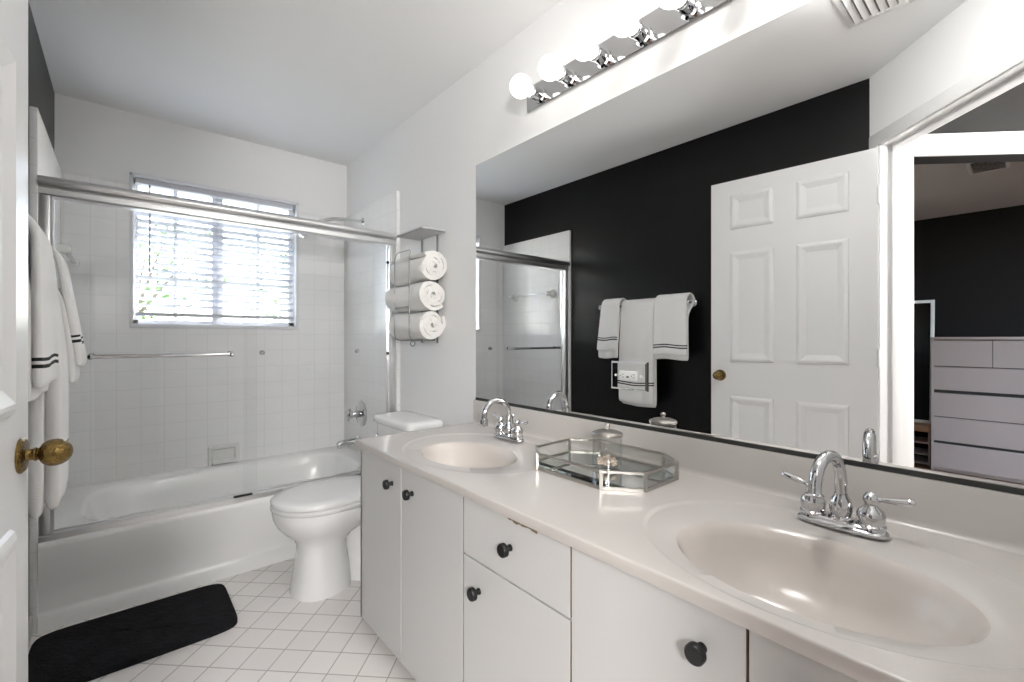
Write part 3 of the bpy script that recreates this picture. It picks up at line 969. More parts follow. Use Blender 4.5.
for (sx, sy), b0, b1, kb in ((SINKS[0], CY0, 0.70, 0.95), (SINKS[1], 0.95, CY1 - 0.010, 0.84)):
    c = (sx, sy)
    angs = [2 * PI * i / 120 for i in range(120)]
    for X_ in (ex, CXB):
        for Y_ in (b0, b1):
            a = math.atan2(Y_ - sy, X_ - sx) % (2 * PI)
            i = min(range(len(angs)), key=lambda j: abs(angs[j] - a))
            angs[i] = a
    rc = (sx + 0.042, sy + 0.003)
    R = lambda ax, ay, dz: ell_polar(c, rc, ax, ay, angs, CT + dz)
    E_ = lambda ax, ay, dz, dx=0.0: ell_polar(c, (sx + dx, sy), ax * kb, ay * kb, angs, CT + dz)
    loft(bm, [rect_polar(c, ex, CXB, b0, b1, angs, CT), R(0.245, 0.318, 0.0), R(0.239, 0.312, -0.0008), R(0.234, 0.307, -0.0035), R(0.230, 0.302, -0.0045),
              E_(0.186, 0.250, -0.0055, 0.012), E_(0.176, 0.239, -0.009, 0.006)])
    bb = bmesh.new()
    loft(bb, [E_(0.176, 0.239, -0.009, 0.006), E_(0.168, 0.231, -0.016, 0.003), E_(0.160, 0.222, -0.032), E_(0.148, 0.206, -0.062), E_(0.128, 0.178, -0.095),
              E_(0.095, 0.132, -0.120), E_(0.055, 0.075, -0.132), E_(0.024, 0.026, -0.136)], cap1=True)
    basins.append((bb, c))
vs = [bm.verts.new(p) for p in ((ex, 0.70, CT), (CXB, 0.70, CT), (CXB, 0.95, CT), (ex, 0.95, CT))]
bm.faces.new(vs)
# rounded front and left-end edges, and the underside
rp = [(0.010, 0.0), (0.0045, 0.0), (0.002, -0.0006), (0.0005, -0.002), (0.0, -0.0045), (0.0, -0.024), (0.001, -0.0255), (0.003, -0.026)]
rows = []
for d, z in rp:
    rows.append([Vector((CX0 + d, CY0, CT + z)), Vector((CX0 + d, CY1 - d, CT + z)), Vector((CXB, CY1 - d, CT + z))])
loft(bm, rows, closed=False)
vs = [bm.verts.new(p) for p in ((CX0 + 0.003, CY0, CT - 0.026), (CX0 + 0.003, CY1 - 0.003, CT - 0.026), (XF + 0.03, CY1 - 0.003, CT - 0.026), (XF + 0.03, CY0, CT - 0.026))]
bm.faces.new(vs)
vs = [bm.verts.new(p) for p in ((XF + 0.03, CY1 - 0.003, CT - 0.026), (CXB, CY1 - 0.003, CT - 0.026), (CXB, VY0 - 0.03, CT - 0.026), (XF + 0.03, VY0 - 0.03, CT - 0.026))]
bm.faces.new(vs)
obj('slab', bm, 'counter', top, smooth=40)
for bb, c in basins:
    so = obj('sink_basin', bb, 'basin', top, smooth=60)
    bm = bmesh.new()
    lathe(bm, [(0.0, 0.004), (0.016, 0.004), (0.022, 0.002), (0.024, 0.0)], (c[0], c[1], CT - 0.136), (0, 0, 1), 20)
    obj('drain', bm, 'chrome', so, 'chrome drain')
    bm = bmesh.new()
    box(bm, c[0] - 0.166, c[1] - 0.018, CT - 0.034, c[0] - 0.152, c[1] + 0.018, CT - 0.030, 0.001)
    obj('overflow_slot', bm, 'slot', so, 'dark overflow slot')
bm = bmesh.new()
sec = [(CXB - 0.012, CT - 0.001), (CXB - 0.006, CT + 0.002), (CXB - 0.001, CT + 0.008), (CXB, CT + 0.016), (CXB, CT + 0.100), (CXB + 0.002, CT + 0.1055), (W, CT + 0.106), (W, CT - 0.026), (CXB - 0.012, CT - 0.026)]
prism(bm, [(x, CY0, z) for x, z in sec], (0, CY1 - CY0, 0))
obj('backsplash', bm, 'counter', top, smooth=40)

# ------------------------------------------------------------------ faucets
def faucet(loc, label):
    t = thing('faucet', label, 'faucet', loc, 'chrome sink faucets')
    bm = bmesh.new()
    def stad(hl, hw, z, N=48):
        return rrect(0, 0, hw, hl, 3.2, N, z)
    loft(bm, [stad(0.080, 0.029, 0.0), stad(0.080, 0.029, 0.005), stad(0.077, 0.026, 0.009), stad(0.075, 0.0245, 0.010), stad(0.074, 0.0235, 0.015), stad(0.070, 0.020, 0.018)], cap0=True, cap1=True)
    obj('base_plate', bm, 'chrome', t, local=True, smooth=30)
    bm = bmesh.new()
    lathe(bm, [(0.023, 0.016), (0.023, 0.021), (0.018, 0.024), (0.021, 0.034), (0.0215, 0.045), (0.018, 0.058), (0.0125, 0.066), (0.0125, 0.07), (0.0, 0.07)], (0, 0, 0), (0, 0, 1), 24)
    a = math.radians(172)
    dx, dy = math.cos(a), math.sin(a)
    pts, rad = [(0, 0, 0.06), (0, 0, 0.08)], [0.0112, 0.0112]
    R_ = 0.058
    for i in range(17):
        th = PI * i / 16 * 1.0
        h = R_ * (1 - math.cos(th))
        pts.append((dx * h, dy * h, 0.096 + R_ * 1.06 * math.sin(th)))
        rad.append(0.0112 + 0.0006 * i / 16)
    e = Vector(pts[-1]); dv = (e - Vector(pts[-2])).normalized()
    pts.append(e + dv * 0.012); rad.append(0.0126)
    tube(bm, pts, rad, 18)
    lathe(bm, [(0.0, 0.0), (0.0126, 0.0), (0.0165, 0.003), (0.0155, 0.007), (0.0165, 0.011), (0.0165, 0.024), (0.014, 0.028), (0.0, 0.028)], e + dv * 0.004, dv, 20)
    obj('spout', bm, 'chrome', t, local=True, smooth=40)
    for s, sgn in ((-0.051, -1), (0.051, 1)):
        bm = bmesh.new()
        lathe(bm, [(0.0255, 0.015), (0.0255, 0.019), (0.0225, 0.022), (0.024, 0.030), (0.0245, 0.040), (0.021, 0.049), (0.013, 0.055), (0.0105, 0.060), (0.0125, 0.064),
                   (0.0145, 0.071), (0.0125, 0.079), (0.007, 0.084), (0.0, 0.0855)], (0, s, 0), (0, 0, 1), 22)
        hd = obj('handle', bm, 'chrome', t, local=True, smooth=40)
        bm = bmesh.new()
        dl = Vector((-0.12 if sgn < 0 else 0.25, sgn, 0.16)).normalized()
        b0 = Vector((0, s, 0.071))
        tube(bm, [b0 + dl * d for d in (0.008, 0.02, 0.026, 0.045, 0.062, 0.068, 0.071)], [0.0055, 0.0045, 0.0055, 0.0068, 0.0078, 0.0065, 0.003], 14)
        obj('lever', bm, 'chrome', hd, local=True, smooth=40)
    bm = bmesh.new()
    tube(bm, [(0.022, 0, 0.012), (0.022, 0, 0.082)], 0.0028, 8)
    lathe(bm, [(0.0, 0.0), (0.004, 0.0), (0.0075, 0.005), (0.0075, 0.010), (0.004, 0.015), (0.0, 0.016)], (0.022, 0, 0.082), (0, 0, 1), 14)
    obj('lift_rod', bm, 'chrome', t, local=True)
    return t
f1 = faucet((1.158, 0.273, CT), 'chrome two handle faucet on the near sink, at right')
f2 = dup(f1, (1.162, 1.372, CT), 'chrome two handle faucet on the far sink, beside the toilet')
for ch in f2.children:
    if ch.name.startswith('spout'):
        ch.rotation_euler.z = math.radians(4)

# ------------------------------------------------------------------ mirror
MY0, MY1, MZ0, MZ1 = -0.105, 1.746, 0.858, 1.965
mr = thing('wall_mirror', 'large frameless wall mirror over the whole length of the vanity', 'mirror', (W, (MY0 + MY1) / 2, MZ0))
bm = bmesh.new()
box(bm, W - 0.005, MY0, MZ0, W - 0.0005, MY1, MZ1)
obj('glass', bm, 'mirror', mr, smooth=5)
bm = bmesh.new()
prism(bm, [(W - 0.008, MY0, CT + 0.1065), (W - 0.008, MY0, MZ0 + 0.001), (W - 0.0055, MY0, MZ0 + 0.001), (W - 0.0055, MY0, MZ0 - 0.001), (W, MY0, MZ0 - 0.001), (W, MY0, CT + 0.1065)], (0, MY1 - MY0, 0))
obj('bottom_channel', bm, 'dark_metal', mr, 'thin dark bottom channel')

oc = thing('outlet', 'white wall outlet with mirrored cover plate on the big mirror', 'outlet', (W - 0.005, 0.884, 1.016))
bm = bmesh.new()
def xrect(hy, hz, x):
    return [(x, -hy, -hz), (x, hy, -hz), (x, hy, hz), (x, -hy, hz)]
loft(bm, [xrect(0.070, 0.047, 0.0), xrect(0.070, 0.047, -0.004), xrect(0.064, 0.041, -0.0075)], cap0=True, cap1=True)
obj('cover_plate', bm, 'mirror', oc, 'mirrored cover plate', local=True, smooth=5)
bm = bmesh.new()
box(bm, -0.0105, -0.034, -0.0165, -0.007, 0.034, 0.0165, 0.0015)
rc_ = obj('receptacle', bm, 'plastic', oc, local=True)
bm = bmesh.new()
for s in (-0.021, 0.021):
    box(bm, -0.0108, s - 0.0065, 0.004, -0.0103, s + 0.0015, 0.0055)
    box(bm, -0.0108, s - 0.0065, -0.0055, -0.0103, s + 0.0015, -0.004)
    tube(bm, [(-0.0103, s + 0.006, 0), (-0.0108, s + 0.006, 0)], 0.0018, 8)
box(bm, -0.0112, -0.0045, -0.006, -0.0103, 0.0045, -0.001)
obj('socket_slots', bm, 'slot', rc_, 'dark socket slots', local=True)
for s in (-0.050, 0.050):
    bm = bmesh.new()
    lathe(bm, [(0.0045, 0), (0.0045, 0.001), (0.003, 0.002), (0.0, 0.002)], (-0.0073, s, 0), (-1, 0, 0), 12)
    obj('screw', bm, 'plastic', oc, local=True)

# ------------------------------------------------------------------ vanity light
LY0, LY1, LZ0, LZ1 = 0.435, 1.377, 2.074, 2.174
vl = thing('vanity_light', 'chrome light bar with a row of lit globe bulbs above the mirror', 'light', (W, (LY0 + LY1) / 2, 2.10))
bm = bmesh.new()
sec = [(W, LZ0 + 0.004), (W - 0.012, LZ0), (W - 0.014, LZ0 + 0.002), (W - 0.014, LZ1 - 0.002), (W - 0.012, LZ1), (W, LZ1 - 0.004)]
prism(bm, [(x, LY0, z) for x, z in sec], (0, LY1 - LY0, 0))
obj('back_plate', bm, 'chrome', vl, smooth=20)
BY = [1.300 - 0.158 * i for i in range(6)]
for i, y in enumerate(BY):
    bm = bmesh.new()
    lathe(bm, [(0.030, 0.0), (0.030, 0.004), (0.0235, 0.007), (0.0235, 0.040), (0.0255, 0.043), (0.0255, 0.050), (0.0215, 0.053), (0.0, 0.053)], (W - 0.014, y, 2.112), (-1, 0, 0), 24)
    sk = obj('socket', bm, 'chrome', vl)
    bm = bmesh.new()
    prof = [(0.0, 0.050), (0.013, 0.050), (0.0148, 0.062)]
    for k in range(1, 15):
        a = PI - math.asin(0.36) - (PI - math.asin(0.36)) * k / 14
        prof.append((0.043 * math.sin(a), 0.103 - 0.043 * math.cos(a)))
    prof[-1] = (0.0, prof[-1][1])
    lathe(bm, prof, (W - 0.014, y, 2.112), (-1, 0, 0), 28)
    obj('bulb', bm, 'bulb', sk, 'glowing white globe bulb', smooth=80)

# ------------------------------------------------------------------ added fill dome, out of view on the ceiling by the doorway
cl = thing('added_fill_dome', 'round unseen fill dome added on the ceiling before the bathroom doorway', 'light', (0.70, 0.37, H))
bm = bmesh.new()
lathe(bm, [(0.0, -0.0005), (0.165, -0.0005), (0.168, -0.012), (0.160, -0.022), (0.0, -0.022)], (0, 0, 0), (0, 0, 1), 40)
obj('base', bm, 'brushed', cl, local=True)
bm = bmesh.new()
lathe(bm, [(0.155, -0.020), (0.152, -0.040), (0.135, -0.062), (0.10, -0.080), (0.05, -0.090), (0.0, -0.092)], (0, 0, 0), (0, 0, 1), 40)
obj('shade', bm, 'dome', cl, 'lit white fill dome', local=True)

# added fill lamp in the hall, unseen behind the camera
fl = thing('added_fill_lamp', 'unseen floor lamp added as fill, with a lit white fill drum standing in the hall', 'lamp', pq(-1.22, 0.33, -0.007))
bm = bmesh.new()
lathe(bm, [(0.0, 0.0), (0.14, 0.0), (0.14, 0.015), (0.02, 0.03), (0.0, 0.03)], (0, 0, 0), (0, 0, 1), 32)
obj('base', bm, 'dark_metal', fl, local=True)
bm = bmesh.new()
tube(bm, [(0, 0, 0.02), (0, 0, 1.50)], 0.011, 12)
obj('pole', bm, 'dark_metal', fl, local=True)
bm = bmesh.new()
lathe(bm, [(0.0, 1.38), (0.20, 1.38), (0.17, 1.74), (0.0, 1.74)], (0, 0, 0), (0, 0, 1), 32)
obj('fill_shade', bm, 'drum', fl, 'lit white fill drum', local=True)

# ------------------------------------------------------------------ wall towel rack with rolled towels
rk = thing('towel_rack', 'grey metal wall rack with a top shelf holding rolled towels', 'towel rack', (W, 2.16, 1.40))
bm = bmesh.new()
box(bm, W - 0.145, 2.018, 1.694, W - 0.004, 2.290, 1.698, 0.001, 1)
for a in ((W - 0.145, 2.018, W - 0.141, 2.290), (W - 0.008, 2.018, W - 0.004, 2.290), (W - 0.145, 2.018, W - 0.004, 2.022), (W - 0.145, 2.286, W - 0.004, 2.290)):
    box(bm, a[0], a[1], 1.694, a[2], a[3], 1.704, 0.001, 1)
obj('shelf', bm, 'grey_plate', rk)
for y in (2.096, 2.262):
    bm = bmesh.new()
    box(bm, W - 0.007, y - 0.007, 1.115, W - 0.002, y + 0.007, 1.697, 0.001, 1)
    obj('post', bm, 'steel', rk)
for y in (2.120, 2.285):
    bm = bmesh.new()
    pts = [(W - 0.004, y, 1.135), (W - 0.12, y, 1.128), (W - 0.150, y, 1.136), (W - 0.158, y, 1.16), (W - 0.158, y, 1.57), (W - 0.150, y, 1.592)]
    tube(bm, pts, 0.0032, 8)
    obj('hoop', bm, 'steel', rk)
for cb in ([(W - 0.150, 2.285, 1.592), (W - 0.150, 2.27, 1.602), (W - 0.150, 2.135, 1.602), (W - 0.150, 2.120, 1.592)],
           [(W - 0.158, 2.285, 1.305), (W - 0.158, 2.120, 1.305)], [(W - 0.02, 2.262, 1.131), (W - 0.02, 2.096, 1.131)], [(W - 0.10, 2.285, 1.129), (W - 0.10, 2.120, 1.129)]):
    bm = bmesh.new()
    tube(bm, cb, 0.0032, 8)
    obj('crossbar', bm, 'steel', rk)
bm = bmesh.new()
pts = [(W - 0.10 + 0.014 * math.sin(a), 2.19, 1.112 + 0.014 * math.cos(a)) for a in [2 * PI * i / 12 for i in range(12)]]
tube(bm, pts + [pts[0]], 0.003, 8)
obj('ring', bm, 'steel', rk)

def rolled(z, seed, label, turns, sx, sz, y0, y1):
    r = random.Random(seed)
    bm = bmesh.new()
    n = 150
    th = 0.0094
    rmax = 0.0705
    def section(y, k):
        inn, out = [], []
        for i in range(n + 1):
            t = i / n
            a = t * turns * 2 * PI + seed
            rr = 0.008 + (rmax - 0.008) * t
            w = 1 + 0.05 * math.sin(2.3 * a + seed + k * 0.7)
            d = Vector((math.cos(a) * sx, 0, math.sin(a) * sz))
            inn.append(Vector((W - 0.083, y, z)) + d * ((rr - th) * w))
            out.append(Vector((W - 0.083, y, z)) + d * ((rr + th) * w))
        return inn + out[::-1]
    yj = 0.006
    rows = []
    for k in range(9):
        y = y0 + (y1 - y0) * k / 8
        rows.append(section(y, k))
    loops = [[bm.verts.new(p) for p in row] for row in rows]
    m = len(loops[0])
    for a, b in zip(loops, loops[1:]):
        for i in range(m):
            bm.faces.new((a[i], a[(i + 1) % m], b[(i + 1) % m], b[i]))
    for row in (loops[0], loops[-1]):
        for i in range(n):
            bm.faces.new((row[i], row[i + 1], row[m - 2 - i], row[m - 1 - i]))
    # bulge the end a little so that the spiral reads
    for v in bm.verts:
        dx, dz = v.co.x - (W - 0.083), v.co.z - z
        q = max(0.0, 1 - (dx * dx + dz * dz) / 0.0045)
        e = max(0.0, 1 - abs(v.co.y - y0) / 0.05)
        v.co.y -= 0.012 * q * e + e * r.uniform(-0.0015, 0.0015)
        v.co += Vector((r.uniform(-1, 1), 0, r.uniform(-1, 1))) * 0.0012
    o = obj('rolled_towel', bm, 'rolltowel', smooth=70)
    return tag(o, label, 'towel', 'rolled towels in the wall rack')
rolled(1.508, 1, 'white rolled towel at the top of the wall rack', 3.2, 1.08, 1.04, 2.005, 2.375)
rolled(1.363, 3, 'white rolled towel in the middle of the wall rack', 3.4, 1.08, 1.0, 2.01, 2.40)
rolled(1.212, 5, 'white rolled towel at the bottom of the wall rack', 3.3, 1.05, 1.02, 2.02, 2.37)

# ------------------------------------------------------------------ towel bar and towels on the black wall
BXc, BZc = -0.203, 1.372
tb = thing('towel_bar', 'chrome towel bar on the black wall behind the hanging towels', 'towel bar', (L, 1.81, BZc))
bm = bmesh.new()
tube(bm, [(BXc, 1.462, BZc), (BXc, 2.165, BZc)], 0.008, 14)
obj('bar', bm, 'chrome', tb)
for y in (1.468, 2.160):
    bm = bmesh.new()
    lathe(bm, [(0.0, 0.0), (0.027, 0.0), (0.027, 0.006), (0.016, 0.012), (0.010, 0.03), (0.010, 0.066), (0.017, 0.074), (0.017, 0.090), (0.009, 0.096), (0.0, 0.096)], (L, y, BZc), (1, 0, 0), 20)
    obj('post', bm, 'chrome', tb)

def hung(name, y0, y1, r, zf, zb, stripes, label, seed, th, amp=0.006, flare=0.0, bulge=0.0):
    """a towel draped over the bar: back hem, up, over the bar, down to the front hem"""
    rr = random.Random(seed)
    prof = []                                  # (x, z, front?) polyline over the bar at radius r
    def zlist(z0, z1):
        zs_ = [z1]
        z = z1
        marks = sorted({round(s, 4) for s in stripes for s in (s - 0.0025, s + 0.0025)})
        steps = 12
        zs_ = [z0 + (z1 - z0) * i / steps for i in range(steps + 1)]
        zs_ = [q for q in zs_ if all(abs(q - m) > 0.004 for m in marks)] + [m for m in marks if z0 < m < z1]
        return sorted(zs_)
    zbk = [zb + (BZc - zb) * i / 8 for i in range(9)]
    for z in zbk:
        prof.append((BXc - r, z))
    for i in range(1, 6):
        a = PI - PI * i / 6
        prof.append((BXc + r * math.cos(a), BZc + r * math.sin(a)))
    for z in reversed(zlist(zf, BZc)):
        prof.append((BXc + r, z))
    ny = 26
    bm = bmesh.new()
    rows = []
    for j in range(ny + 1):
        t = j / ny
        row = []
        for x, z in prof:
            down = max(0.0, (BZc - z) / 0.5)
            wv = amp * min(1.0, down * 1.6) * (math.sin(t * 9.0 + seed) + 0.6 * math.sin(t * 17 + seed * 2 + z * 2.5))
            y = y0 + (y1 - y0) * t
            y += (t - 0.5) * flare * down
            back = x < BXc and z < BZc
            if back:
                kk = min(1.0, (BZc - z) / 0.07)
                x = x + (BXc + r - 0.97 * th - x) * kk * kk * (3 - 2 * kk)
            xx = x + wv * (1 if x > BXc else 0.8)
            xx = max(xx, L + th * 0.5 + 0.003)
            if back:
                xx += bulge * min(1.0, (BZc - z) / 0.3)
            row.append((xx + (bulge * min(1.0, (BZc - z) / 0.3) if (x > BXc and z < BZc and not back) else 0), y, z + 0.004 * math.sin(t * 6 + seed) * (1 if z < BZc - 0.1 else 0)))
        rows.append(row)
    vr = [[bm.verts.new(p) for p in row] for row in rows]
    for a, b in zip(vr, vr[1:]):
        for i in range(len(prof) - 1):
            f = bm.faces.new((a[i], a[i + 1], b[i + 1], b[i]))
            zc = (prof[i][1] + prof[i + 1][1]) / 2
            if prof[i][0] > BXc and any(abs(zc - s) < 0.003 for s in stripes) and abs(prof[i][1] - prof[i + 1][1]) < 0.008:
                f.material_index = 1
    o = obj(name, bm, ['towel', 'stripe'], smooth=80, solid=th, subsurf=1)
    return tag(o, label, 'towel', 'towels on the black wall')
hung('bath_towel', 1.677, 1.951, 0.030, 0.685, 0.665, (0.822, 0.836), 'large white bath towel hanging lowest, in the middle of the towel bar', 2, 0.032, 0.004, 0.004, 0.030)
hung('hand_towel', 1.445, 1.672, 0.056, 1.030, 1.000, (1.082, 1.096), 'white hand towel with black stripes nearest the open door', 4, 0.018, 0.004, 0.012, 0.008)
hung('hand_towel', 1.955, 2.115, 0.056, 1.050, 0.995, (1.130, 1.144), 'white hand towel with black stripes nearest the bathtub', 7, 0.018, 0.004, 0.012, 0.042)

# ------------------------------------------------------------------ bath mat
bm = bmesh.new()
mcx, mcy, ma, mb = 0.048, 2.262, 0.305, 0.208
rng = random.Random(3)
NM = 120
loops = []
for s, z in ((1.0, 0.001), (1.0, 0.010), (0.992, 0.015), (0.975, 0.018), (0.94, 0.019)):
    loops.append(rrect(mcx, mcy, ma - (1 - s) * 0.3, mb - (1 - s) * 0.3, 9, NM, z))
rows = loft(bm, loops)
for k in range(1, 12):
    s = 1 - k / 12
    nl = [bm.verts.new((mcx + (v.co.x - mcx) * s / 1.0, mcy + (v.co.y - mcy) * s, 0.019 + rng.uniform(-0.0012, 0.0012))) for v in rows[4]]
    prev = rows[-1]
    for i in range(NM):
        bm.faces.new((prev[i], prev[(i + 1) % NM], nl[(i + 1) % NM], nl[i]))
    rows.append(nl)
bm.faces.new(rows[-1])
tag(obj('bath_mat', bm, 'mat', smooth=60), 'black rectangular bath mat on the tile floor beside the tub', 'bath mat')

# ------------------------------------------------------------------ tray and jar
TZ0 = CT + 0.0005
OCT = [(0.952, 0.995), (0.952, 0.748), (1.024, 0.660), (1.186, 0.660), (1.246, 0.738), (1.246, 0.985), (1.180, 1.068), (1.015, 1.060)]
tr = thing('mirror_tray', 'silver framed octagonal mirror tray with glass sides between the sinks', 'tray', (1.10, 0.86, CT))
oc_c = Vector((1.10, 0.865))
def ins(pt, d):
    v = Vector(pt)
    return v + (oc_c - v).normalized() * d
bm = bmesh.new()
prism(bm, [(*ins(p, 0.004), TZ0) for p in OCT], (0, 0, 0.004))
obj('mirror_base', bm, 'traymirror', tr, 'grey mirrored base', smooth=5)
bm = bmesh.new()
n8 = len(OCT)
for z, h in ((TZ0, 0.008), (CT + 0.045, 0.0065)):
    inner = [(*ins(p, 0.009), z) for p in OCT]
    outer = [(*p, z) for p in OCT]
    for i in range(n8):
        j = (i + 1) % n8
        prism(bm, [outer[i], outer[j], inner[j], inner[i]], (0, 0, h))
for p in OCT:
    a = ins(p, 0.004)
    t = bmesh.new()
    an = math.atan2(oc_c.y - a.y, oc_c.x - a.x)
    box(t, -0.0045, -0.005, TZ0, 0.0045, 0.005, CT + 0.052, 0.001, 1)
    merge(bm, t, 0, Matrix.Translation((a.x, a.y, 0)) @ Matrix.Rotation(an, 4, 'Z'))
obj('frame', bm, 'silver', tr, smooth=20)
for i in range(n8):
    a, b = ins(OCT[i], 0.0045), ins(OCT[(i + 1) % n8], 0.0045)
    d = (b - a).normalized()
    nn = Vector((-d.y, d.x)) * 0.001
    a, b = a + d * 0.005, b - d * 0.005
    bm = bmesh.new()
    prism(bm, [(*(a + nn), TZ0 + 0.006), (*(b + nn), TZ0 + 0.006), (*(b - nn), TZ0 + 0.006), (*(a - nn), TZ0 + 0.006)], (0, 0, 0.040))
    obj('glass_side', bm, 'tray_glass', tr, smooth=5)

JX, JY, JZ = 1.118, 0.855, CT + 0.005
jr = thing('glass_jar', 'clear round glass jar with a silver lid on the mirror tray', 'jar', (JX, JY, JZ))
bm = bmesh.new()
lathe(bm, [(0.0, 0.0), (0.040, 0.0), (0.044, 0.004), (0.044, 0.100), (0.041, 0.100), (0.041, 0.010), (0.0, 0.010)], (0, 0, 0), (0, 0, 1), 40)
obj('body', bm, 'jar_glass', jr, local=True, smooth=40)
bm = bmesh.new()
lathe(bm, [(0.0, 0.103), (0.040, 0.103), (0.040, 0.1085), (0.034, 0.113), (0.015, 0.117), (0.0, 0.118)], (0, 0, 0), (0, 0, 1), 40)
ld = obj('lid', bm, 'silver', jr, local=True, smooth=40)
bm = bmesh.new()
rim = [(0.0405, 0.0985), (0.0465, 0.0985), (0.047, 0.1045), (0.0445, 0.1085), (0.0405, 0.1085)]
rows = []
for i in range(40):
    a = 2 * PI * i / 40
    rows.append([Vector((r * math.cos(a), r * math.sin(a), z)) for r, z in rim])
rows.append(rows[0])
loft(bm, rows)
obj('lid_rim', bm, 'silver', ld, 'silver lid rim', local=True)
bm = bmesh.new()
lathe(bm, [(0.0, 0.116), (0.006, 0.117), (0.005, 0.121), (0.009, 0.126), (0.009, 0.131), (0.005, 0.135), (0.0, 0.1355)], (0, 0, 0), (0, 0, 1), 18)
obj('lid_knob', bm, 'silver', ld, 'silver lid knob', local=True)
bm = bmesh.new()
rf = random.Random(11)
for i in range(60):
    a, q = rf.uniform(0, 2 * PI), 0.032 * math.sqrt(rf.random())
    z = JZ + 0.0165 + rf.uniform(0, 0.022) * (1 - q / 0.05)
    ball(bm, (JX + q * math.cos(a), JY + q * math.sin(a), z), rf.uniform(0.004, 0.006), 8, sz=0.8)
o = obj('jar_filling', bm, 'filling', smooth=80)
tag(o, 'pale peach and white pieces lying in the bottom of the glass jar', 'jar filling')
o['kind'] = 'stuff'

# ------------------------------------------------------------------ ceiling vents
def vent(name, label, x0, x1, y0, y1, z, n, along_x, matl='vent', duct='slot'):
    t = thing(name, label, 'vent', ((x0 + x1) / 2, (y0 + y1) / 2, z))
    hx, hy = (x1 - x0) / 2, (y1 - y0) / 2
    bm = bmesh.new()
    f = 0.022
    for a in ((-hx, -hy, hx, -hy + f), (-hx, hy - f, hx, hy), (-hx, -hy + f, -hx + f, hy - f), (hx - f, -hy + f, hx, hy - f)):
        box(bm, a[0], a[1], -0.008, a[2], a[3], -0.0005, 0.002)
    obj('frame', bm, matl, t, local=True)
    obj('backing', B(-hx + f, -hy + f, -0.0015, hx - f, hy - f, -0.0008), duct, t, 'dark duct behind the louvres', local=True)
    bm = bmesh.new()
    for i in range(n):
        s = -1 + (2 * i + 1) / n
        q = bmesh.new()
        if along_x:
            box(q, -hx + f, -0.011, -0.001, hx - f, 0.011, 0.001)
            merge(bm, q, 0, Matrix.Translation((0, s * (hy - f), -0.008)) @ Matrix.Rotation(math.radians(-32), 4, 'X'))
        else:
            box(q, -0.011, -hy + f, -0.001, 0.011, hy - f, 0.001)
            merge(bm, q, 0, Matrix.Translation((s * (hx - f), 0, -0.008)) @ Matrix.Rotation(math.radians(35), 4, 'Y'))
    obj('louvres', bm, matl, t, local=True)
    return t
vent('ceiling_vent', 'white louvred vent in the bathroom ceiling, reflected at the top of the mirror', 0.25, 0.56, 0.30, 0.513, H, 6, True, duct='duct')
vent('ceiling_vent', 'louvred vent in the dim bedroom ceiling, reflected through the doorway', -1.87, -1.56, 0.115, 0.305, BZ, 6, False)

# ------------------------------------------------------------------ bedroom furniture seen in the mirror
ds = thing('dresser', 'tall greyish white chest of drawers against the charcoal bedroom wall', 'dresser', (-2.98, 0.235, 0))
dx0, dx1, dy0, dy1 = BX + 0.012, -2.77, -0.135, 0.605
bm = bmesh.new()
box(bm, dx0, dy0, 0.0, dx1 - 0.002, dy0 + 0.018, 1.13, 0.001, 1)
box(bm, dx0, dy1 - 0.018, 0.0, dx1 - 0.002, dy1, 1.13, 0.001, 1)
box(bm, dx0, dy0 + 0.018, 0.03, dx0 + 0.01, dy1 - 0.018, 1.13)
box(bm, dx0, dy0 + 0.018, 0.0, dx1 - 0.03, dy1 - 0.018, 0.03)
obj('carcass', bm, 'dresser', ds)
obj('top', B(dx0, dy0 - 0.004, 1.13, dx1 + 0.012, dy1 + 0.004, 1.152, 0.002), 'dresser', ds)
obj('inner_shadow_board', B(dx0 + 0.012, dy0 + 0.018, 0.03, dx1 - 0.018, dy1 - 0.018, 1.129), 'slot', ds, 'dark board standing for the shade behind the drawer fronts')  # dark colour stands in for shade in the drawer gaps
ymid = 0.237
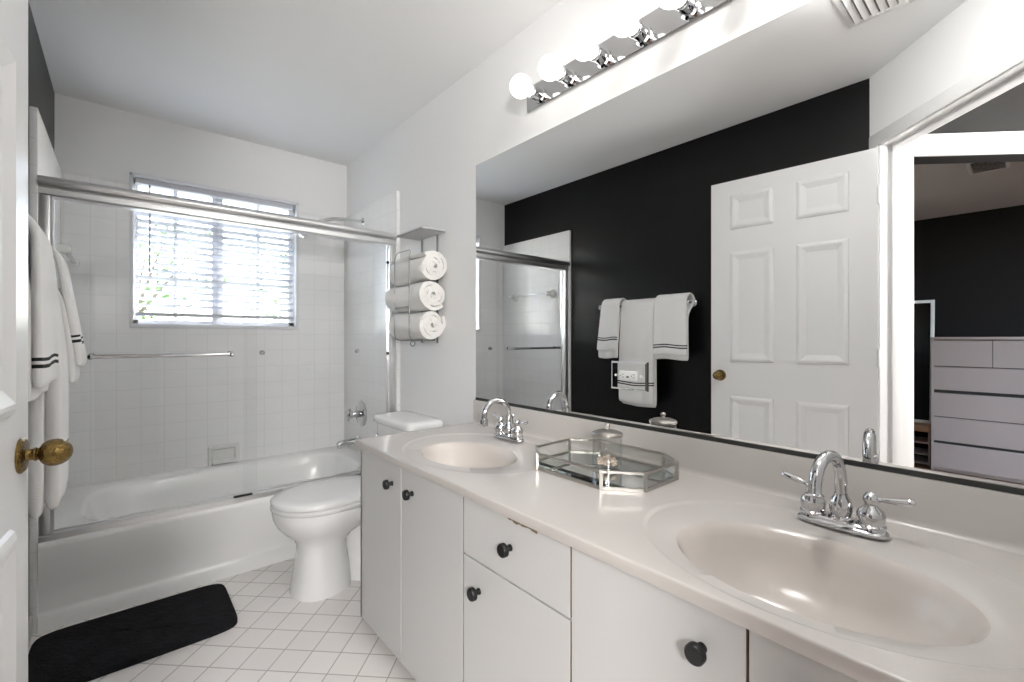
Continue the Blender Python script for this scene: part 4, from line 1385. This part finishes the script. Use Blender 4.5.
for (ya, yb, za, zb) in ((ymid + 0.002, dy1 - 0.002, 0.905, 1.124), (dy0 + 0.002, ymid - 0.002, 0.905, 1.124), (dy0 + 0.002, dy1 - 0.002, 0.700, 0.898),
                         (dy0 + 0.002, dy1 - 0.002, 0.472, 0.672), (dy0 + 0.002, dy1 - 0.002, 0.262, 0.465), (dy0 + 0.002, dy1 - 0.002, 0.032, 0.238)):
    bm = bmesh.new()
    prism(bm, [(dx1 - 0.018, ya, za), (dx1, ya, za), (dx1, ya, zb - 0.008), (dx1 - 0.010, ya, zb), (dx1 - 0.018, ya, zb)], (0, yb - ya, 0))
    obj('drawer', bm, 'dresser', ds, smooth=20)

rk2 = thing('shoe_rack', 'low oak topped open rack beside the dresser', 'shoe rack', (-3.05, 0.83, 0))
sx0, sx1, sy0, sy1 = BX + 0.012, -2.90, 0.625, 1.10
obj('top_board', B(sx0, sy0, 0.300, sx1, sy1, 0.352, 0.002), 'oak', rk2)
for z in (0.195, 0.092, 0.012):
    obj('shelf', B(sx0 + 0.01, sy0 + 0.016, z, sx1 - 0.006, sy1 - 0.016, z + 0.010), 'dresser', rk2)
bm = bmesh.new()
obj('side_panel', B(sx0, sy0, 0.0, sx1 - 0.004, sy0 + 0.014, 0.300), 'dresser', rk2)
obj('side_panel', B(sx0, sy1 - 0.014, 0.0, sx1 - 0.004, sy1, 0.300), 'dresser', rk2)

lm = thing('leaning_mirror', 'white framed mirror leaning on the charcoal wall beside the dresser', 'mirror', (-3.10, 0.80, 0.353))
lm.rotation_euler = (0, math.radians(-4.2), 0)
bm = bmesh.new()
hw, hh, fr_ = 0.175, 1.15, 0.028
for a in ((-hw, 0, -hw + fr_, hh), (hw - fr_, 0, hw, hh), (-hw + fr_, 0, hw - fr_, fr_), (-hw + fr_, hh - fr_, hw - fr_, hh)):
    box(bm, -0.012, a[0], a[1], 0.010, a[2], a[3], 0.003)
obj('frame', bm, 'trim', lm, local=True)
obj('glass', B(-0.008, -hw + 0.02, 0.02, 0.002, hw - 0.02, hh - 0.02), 'mirror', lm, 'mirror glass', local=True, smooth=5)
